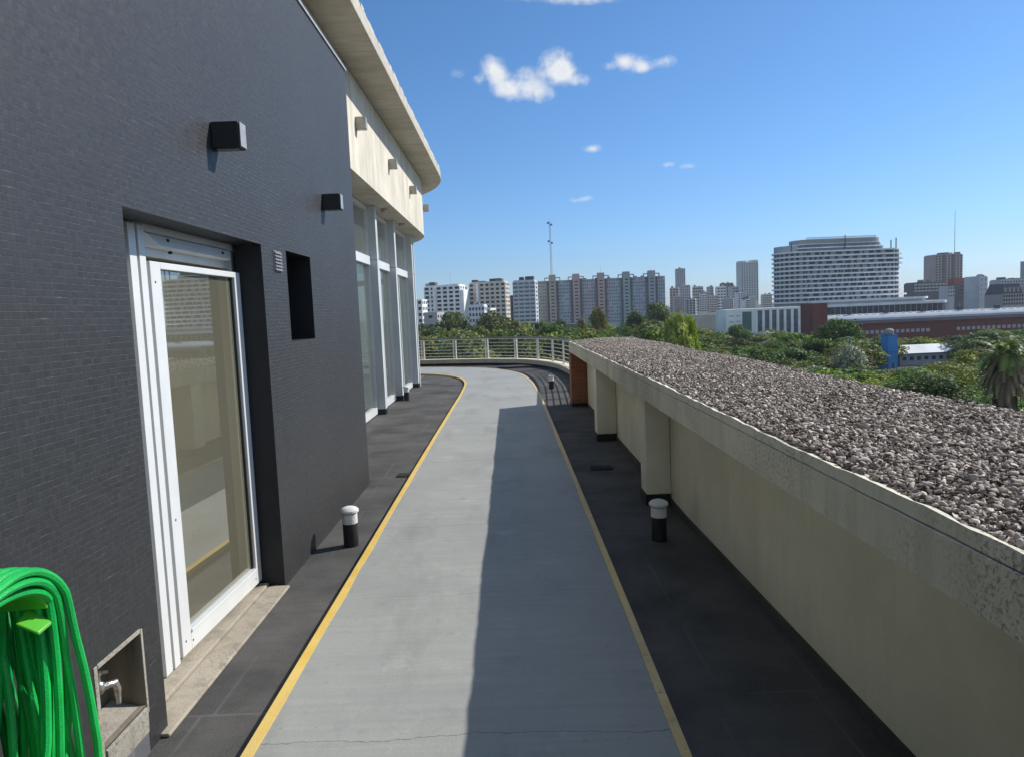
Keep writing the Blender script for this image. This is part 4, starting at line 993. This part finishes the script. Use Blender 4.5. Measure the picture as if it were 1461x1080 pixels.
# blue tower and long white roof
def bluetower():
    D = 236; x, h, w = base(1266.5, 1282, 479, D)
    o = empty('water_tower', (x, D, GZ), 'bright blue square water tower standing among the park trees', 'tower', rz=R(12))
    B = wm('blue tower paint', (.06, .26, .60), .4)
    MB().box(-w / 2, w / 2, 0, w, 0, h).build('shaft', B, o, bevel=.05)
    MB().box(-w / 2 - .12, w / 2 + .12, -.12, w + .12, h * .52, h * .52 + .3).box(-w / 2 - .1, w / 2 + .1, -.1, w + .1, h, h + .25).build('ring_band', wm('blue band', (.05, .18, .42)), o)
    MB().lathe([(1.2, .26), (1.45, .5), (1.45, 1.6), (1.0, 2.1), (.3, 2.3)], 14, (0, w / 2, h)).build('tank', wm('tank grey', (.23, .23, .22)), o, True)
    MB().box(-.4, .4, -.03, .0, 0.2, 2.4).build('door', CLUT[1], o)
bluetower()
def shed():
    D = 250; a = at(1284, 505, D); b = at(1352, 505, D); w = b.x - a.x + 26; h = a.z - GZ
    o = empty('park_building', (a.x, D, GZ), 'low grey building with a bright white pitched roof beside the blue tower', 'building', rz=R(2))
    MB().box(0, w, 0, 9, 0, h).build('wall', wm('shed blue grey', (.25, .28, .34)), o)
    MB().hexa([(-.6, -.8, h), (w, -.8, h), (w, 10, h), (-.6, 10, h)], [(.6, 4, h + 2.6), (w, 4, h + 2.6), (w, 5, h + 2.6), (.6, 5, h + 2.6)]).build('roof', wm('white roof sheet', (.62, .64, .62)), o)
    facade(o, [(1.6 + k * 2.6, h - 1.8, 1.3, 1.2, 0, 0, -1) for k in range(9)], GLD)
shed()
lp = empty('lamp_post', (at(1210, 512, 190).x, 190, GZ), 'thin pale lamp post standing in front of the silver tree', 'lamp post')
MB().tube([(0, 0, 0), (0, 0, at(1210, 482, 190).z - GZ)], .12, 8, rad=[.14, .07]).build('pole', wm('pole paint', (.5, .52, .5)), lp)
MB().box(-.5, .5, -.2, .2, at(1210, 482, 190).z - GZ, at(1210, 482, 190).z - GZ + .25).build('lamp_head', CLUT[2], lp)
# pale parking ground behind the railing with parked vans
tag(MB().box(-95, -52, 560, 640, GZ - .5, GZ + .02).build('car_park', wm('car park asphalt', (.20, .20, .21))), kind='structure')

# ================================================================== trees
def leaf_proto():
    V = np.array([(-1, -.5, 0), (0, -.62, .18), (1, -.1, 0), (.2, .6, -.12), (-.7, .5, .1)]); return V, np.array([[0, 1, 2, 3, 4]])
LEAF = leaf_proto()
def crown_mesh(name, mat, H, Rr, z0, lobes, per, size, seed, flat=.7, top=1.0):
    r = np.random.default_rng(seed); places = []
    for l in range(lobes):
        # lobes over the upper shell and inside of the crown
        u = r.uniform(0, 2 * math.pi); cz = r.uniform(-.55, 1.0); rad = math.sqrt(max(0, 1 - cz * cz)) * r.uniform(.55, 1.0)
        c = np.array([math.cos(u) * rad * Rr * .82, math.sin(u) * rad * Rr * .82, z0 + (H - z0) * (.5 + .42 * cz * top)])
        lr = Rr * r.uniform(.22, .44)
        base_t = r.uniform(.15, .75)
        for k in range(per):
            d = r.normal(size=3); d /= np.linalg.norm(d); rr_ = lr * r.uniform(.55, 1.05)
            p = c + d * rr_ * np.array([1, 1, flat])
            s = size * r.uniform(.6, 1.4)
            zax = Vector(d + r.normal(size=3) * .55 + np.array([0, 0, .35])).normalized()
            q = zax.to_track_quat('Z', 'Y').to_matrix() @ Matrix.Rotation(r.uniform(0, 6.28), 3, 'Z')
            places.append((0, np.array(q) * s, p, float(np.clip(base_t + r.normal() * .18 , 0, 1))))
    return instanced_mesh(name, [LEAF], places, mat)
def trunk_mesh(H, z0, r0, seed, mat):
    r = random.Random(seed); m = MB(); m.tube([(0, 0, 0), (r.uniform(-.2, .2), .1, z0 * .5), (r.uniform(-.4, .4), 0, z0), (0, r.uniform(-.4, .4), H * .75)], r0, 7, rad=[r0 * 1.3, r0, r0 * .8, r0 * .25])
    for k in range(6):
        a = k * 1.05 + r.uniform(-.3, .3); z = z0 * r.uniform(.7, 1.15); L = H * .28
        m.tube([(0, 0, z), (math.cos(a) * L * .5, math.sin(a) * L * .5, z + L * .5), (math.cos(a) * L, math.sin(a) * L, z + L * .8)], r0 * .4, 5, rad=[r0 * .5, r0 * .3, r0 * .12])
    o = m.build('trunk', mat); me = o.data; bpy.data.objects.remove(o); return me
BARK = plain('bark', (.075, .058, .042), .95, .3, 2)
FM = dict(mid=m_attr('mid green leaves', (.050, .095, .012), (.29, .37, .066), .6, 1.0, .24, .15), olive=m_attr('olive leaves', (.075, .105, .018), (.34, .38, .095), .6, .7, .24, .15),
          dark=m_attr('dark green leaves', (.025, .058, .010), (.16, .24, .04), .6, .5, .22, .15), bright=m_attr('bright green leaves', (.16, .25, .012), (.52, .62, .06), .6, .3, .35, .15),
          silver=m_attr('silver leaves', (.17, .20, .12), (.48, .53, .38), .5, .3, .2, .4), yellow=m_attr('yellow green leaves', (.12, .125, .02), (.30, .28, .07), .6, .3, .35, .3))
TREES = {}
def proto(key, mat, H, Rr, z0, lobes, per, size, seed, flat=.7, top=1.0):
    TREES[key] = (crown_mesh('crown', FM[mat], H, Rr, z0, lobes, per, size, seed, flat, top), trunk_mesh(H, z0, .28, seed, BARK), H, Rr)
proto('a', 'mid', 12, 5.2, 2.6, 40, 120, .30, 1); proto('b', 'mid', 12, 5.6, 2.6, 46, 110, .30, 2); proto('c', 'olive', 12, 5.2, 2.6, 38, 120, .30, 3)
proto('d', 'dark', 12, 5.4, 2.4, 52, 120, .28, 4); proto('e', 'bright', 14, 4.6, 2.6, 44, 130, .30, 5, 1.0); proto('s', 'silver', 10, 5.2, 2.2, 44, 110, .26, 6); proto('y', 'yellow', 13, 4.6, 2.6, 44, 120, .28, 7)
proto('m', 'dark', 12, 6.0, 4.2, 60, 130, .25, 8, .6)
proto('na', 'mid', 12, 5.4, 2.4, 70, 230, .17, 9); proto('nb', 'olive', 12, 5.2, 2.4, 66, 230, .17, 10)
def tree(key, x, y, h, w, label, group, rz=None, name='park_tree'):
    cm, tm, H, Rr = TREES[key]
    o = empty(name, (x, y, GZ), label, 'tree', group, rng.uniform(0, 6.28) if rz is None else rz)
    o.scale = (w / (2 * Rr), w / (2 * Rr), h / H)
    for nm, me in (('trunk', tm), ('crown', cm)):
        c = bpy.data.objects.new(nm, me); col.objects.link(c); c.parent = o
    return o
def tree_px(key, px, pyt, wpx, D, label, group=None, name='park_tree'):
    t = at(px, pyt, D); return tree(key, t.x, D, (t.z - GZ) * 1.0, wpx / F * D, label, group, name=name)
# singled out trees
tree_px('m', 1197, 457, 66, 250, 'dense dark domed tree in front of the red brick tower')
tree_px('e', 962, 449, 52, 150, 'big bright green bushy tree rising over the far end of the gravel slab')
tree_px('e', 985, 452, 30, 158, 'narrower bright green tree just right of the big bright bushy one')
tree_px('y', 853, 440, 30, 330, 'yellow green tree in front of the middle of the slab block')
tree_px('y', 829, 455, 22, 300, 'small yellow green tree left of the larger yellow one')
tree_px('s', 1213, 496, 52, 170, 'silvery grey tree left of the blue water tower')
tree_px('m', 1052, 465, 36, 300, 'low dark domed tree below the retaining wall')
tree_px('d', 935, 434, 46, 400, 'dark spreading tree at the right end of the slab block')
tree_px('d', 908, 446, 36, 380, 'dark tree below the fourth stair tower of the slab block')
tree_px('d', 642, 448, 60, 330, 'broad dark green tree below the white gridded block')
tree_px('a', 705, 446, 62, 340, 'broad mid green tree below the sand coloured block')
tree_px('y', 735, 458, 30, 300, 'yellowish tree in front of the narrow blue grey block')
tree_px('d', 800, 458, 26, 330, 'dark round tree at the foot of the first stair tower')
GRP = {'a': ('mid green park tree in the crowded canopy', 'mid green park trees'), 'b': ('mid green park tree in the crowded canopy', 'mid green park trees'), 'c': ('olive green park tree in the crowded canopy', 'olive park trees'),
       'd': ('dark green park tree in the crowded canopy', 'dark park trees'), 's': ('greyish park tree in the crowded canopy', 'greyish park trees'), 'y': ('yellowish park tree in the crowded canopy', 'yellowish park trees'),
       'na': ('mid green tree close below the gravel slab', 'near green trees'), 'nb': ('olive green tree close below the gravel slab', 'near olive trees')}
def forest():
    placed = []; r = random.Random(21); cnt = 0
    keep = [(at(1275, 500, 236).x, 236, 9), (at(1320, 500, 245).x, 243, 14), (at(1300, 500, 240).x, 238, 10), (at(1350, 500, 245).x, 243, 10)]
    for it in range(14000):
        D = 62 + 380 * (r.random() ** .8); px = r.uniform(575, 1500)
        if cnt >= 262: break
        x = at(px, 450, D).x; w = r.uniform(9.5, 14) * (1 + D / 600); h = r.uniform(9.0, 12.5)
        if px < 960 and D > 170: h = r.uniform(14, 20) - (px > 800) * 2
        if D > 315 and px > 1120: continue
        if D > 410 and px > 980: continue
        ppx, ppy = px_of(x, D, GZ + h)
        if px < 815 and D < 130: continue          # hidden behind the pavilion and the kerb
        half = w / 2 / D * F
        lo, hi = ppx - half, ppx + half
        lim = 446 if ppx < 760 else 458 if ppx < 960 else 468 if ppx < 1150 else 479 if ppx < 1400 else 470
        if D < 240 and hi > 1262 and lo < 1352: lim = 525 if lo < 1292 else 518
        if D < 172 and hi > 1190 and lo < 1238: lim = max(lim, 520)
        if D < 170 and hi > 945 and lo < 985: lim = max(lim, 486)
        lim += r.uniform(0, 9)
        hmax = at(ppx, lim, D).z - GZ
        if h > hmax: h = hmax
        if h < 5.5: continue
        if ppx > 1375 and D < 66: continue
        if any((x - a) ** 2 + (D - b) ** 2 < c * c for a, b, c in keep): continue
        k = .36 * (w + 0) * (1 + D / 380)
        if any((x - a) ** 2 + ((D - b) * .8) ** 2 < (k + c) ** 2 * .30 for a, b, c in placed): continue
        placed.append((x, D, k))
        key = r.choice(('na', 'na', 'nb')) if D < 135 else r.choice(('a', 'a', 'b', 'b', 'c', 'c', 'd', 'd', 's' if px > 960 else 'c', 'y') if r.random() < .5 else ('a', 'b', 'c', 'd'))
        tree(key, x, D, h, w, *GRP[key]); cnt += 1
    print('forest', cnt)
forest()
# palm with a skirt of dead fronds
def palm():
    D = 58; top = at(1436, 503, D); H = top.z - GZ
    o = empty('palm_tree', (top.x, D, GZ), 'tall palm with green crown and thick skirt of dead brown fronds at the right edge', 'palm')
    MB().tube([(0, 0, 0), (.1, 0, H * .5), (0, 0, H)], .5, 10, rad=[.55, .42, .38]).build('trunk', BARK, o, True)
    def fronds(name, n, ang, L, mat, seed, droop, zof=(0, 0), wid=.5):
        r = random.Random(seed); V = []; Fc = []; T = []
        for k in range(n):
            a = r.uniform(0, 6.28); el = r.uniform(*ang); zb = H + r.uniform(*zof); tone = min(1, max(0, r.gauss(.5, .25))); l = L * r.uniform(.75, 1.15)
            d = Vector((math.cos(a), math.sin(a), 0)); side = Vector((-d.y, d.x, 0)); P = Vector((0, 0, zb)) + d * .5; N_ = 9
            sp = []
            for j in range(N_):
                e = el - droop * j / N_; sp.append(P.copy()); P = P + (d * math.cos(e) + Vector((0, 0, math.sin(e)))) * (l / N_)
            for j in range(1, N_):
                for s_ in (-1, 1):
                    for q in range(2):
                        c = sp[j].lerp(sp[j - 1], q * .5); ln = wid * (1.1 - abs(j / N_ - .45)) * r.uniform(.7, 1.1); tip = c + side * s_ * ln + (sp[j] - sp[j - 1]).normalized() * ln * .7 + Vector((0, 0, -ln * .35))
                        b2 = c + (sp[j] - sp[j - 1])  .normalized() * .15
                        i0 = len(V); V += [c, b2, tip]; Fc.append((i0, i0 + 1, i0 + 2)); T += [tone] * 3
        me = bpy.data.meshes.new(name); me.from_pydata([tuple(v) for v in V], [], Fc); a_ = me.attributes.new('tone', 'FLOAT', 'POINT'); a_.data.foreach_set('value', T); me.materials.append(mat)
        ob = bpy.data.objects.new(name, me); col.objects.link(ob); ob.parent = o
    fronds('crown', 46, (-.2, 1.3), 3.0, m_attr('palm green', (.05, .09, .02), (.24, .31, .09), .5, 0, .2, .2), 1, 1.7, (-.2, .4), .5)
    fronds('dead_fronds', 260, (-1.5, -.35), 2.5, m_attr('dry fronds', (.07, .055, .032), (.30, .24, .15), .8, 0, .1), 2, .8, (-2.2, .1), .26)
    fronds('dead_skirt', 260, (-1.55, -1.1), 2.2, m_attr('old dry fronds', (.06, .045, .028), (.22, .17, .11), .85, 0, .05), 3, .3, (-9, -1.5), .24)
palm()

# ================================================================== thin afternoon haze over the city
def haze():
    m = bpy.data.materials.new('thin haze'); m.use_nodes = True; nt = m.node_tree; nt.nodes.clear()
    out = nt.nodes.new('ShaderNodeOutputMaterial'); v = nt.nodes.new('ShaderNodeVolumePrincipled')
    v.inputs['Color'].default_value = (.80, .88, 1.0, 1); v.inputs['Density'].default_value = .00009; v.inputs['Anisotropy'].default_value = .2
    nt.links.new(v.outputs[0], out.inputs['Volume'])
    o = MB().box(-1500, 1700, -40, 1750, GZ - 2, 78).build('haze', m); tag(o, kind='stuff')
haze()
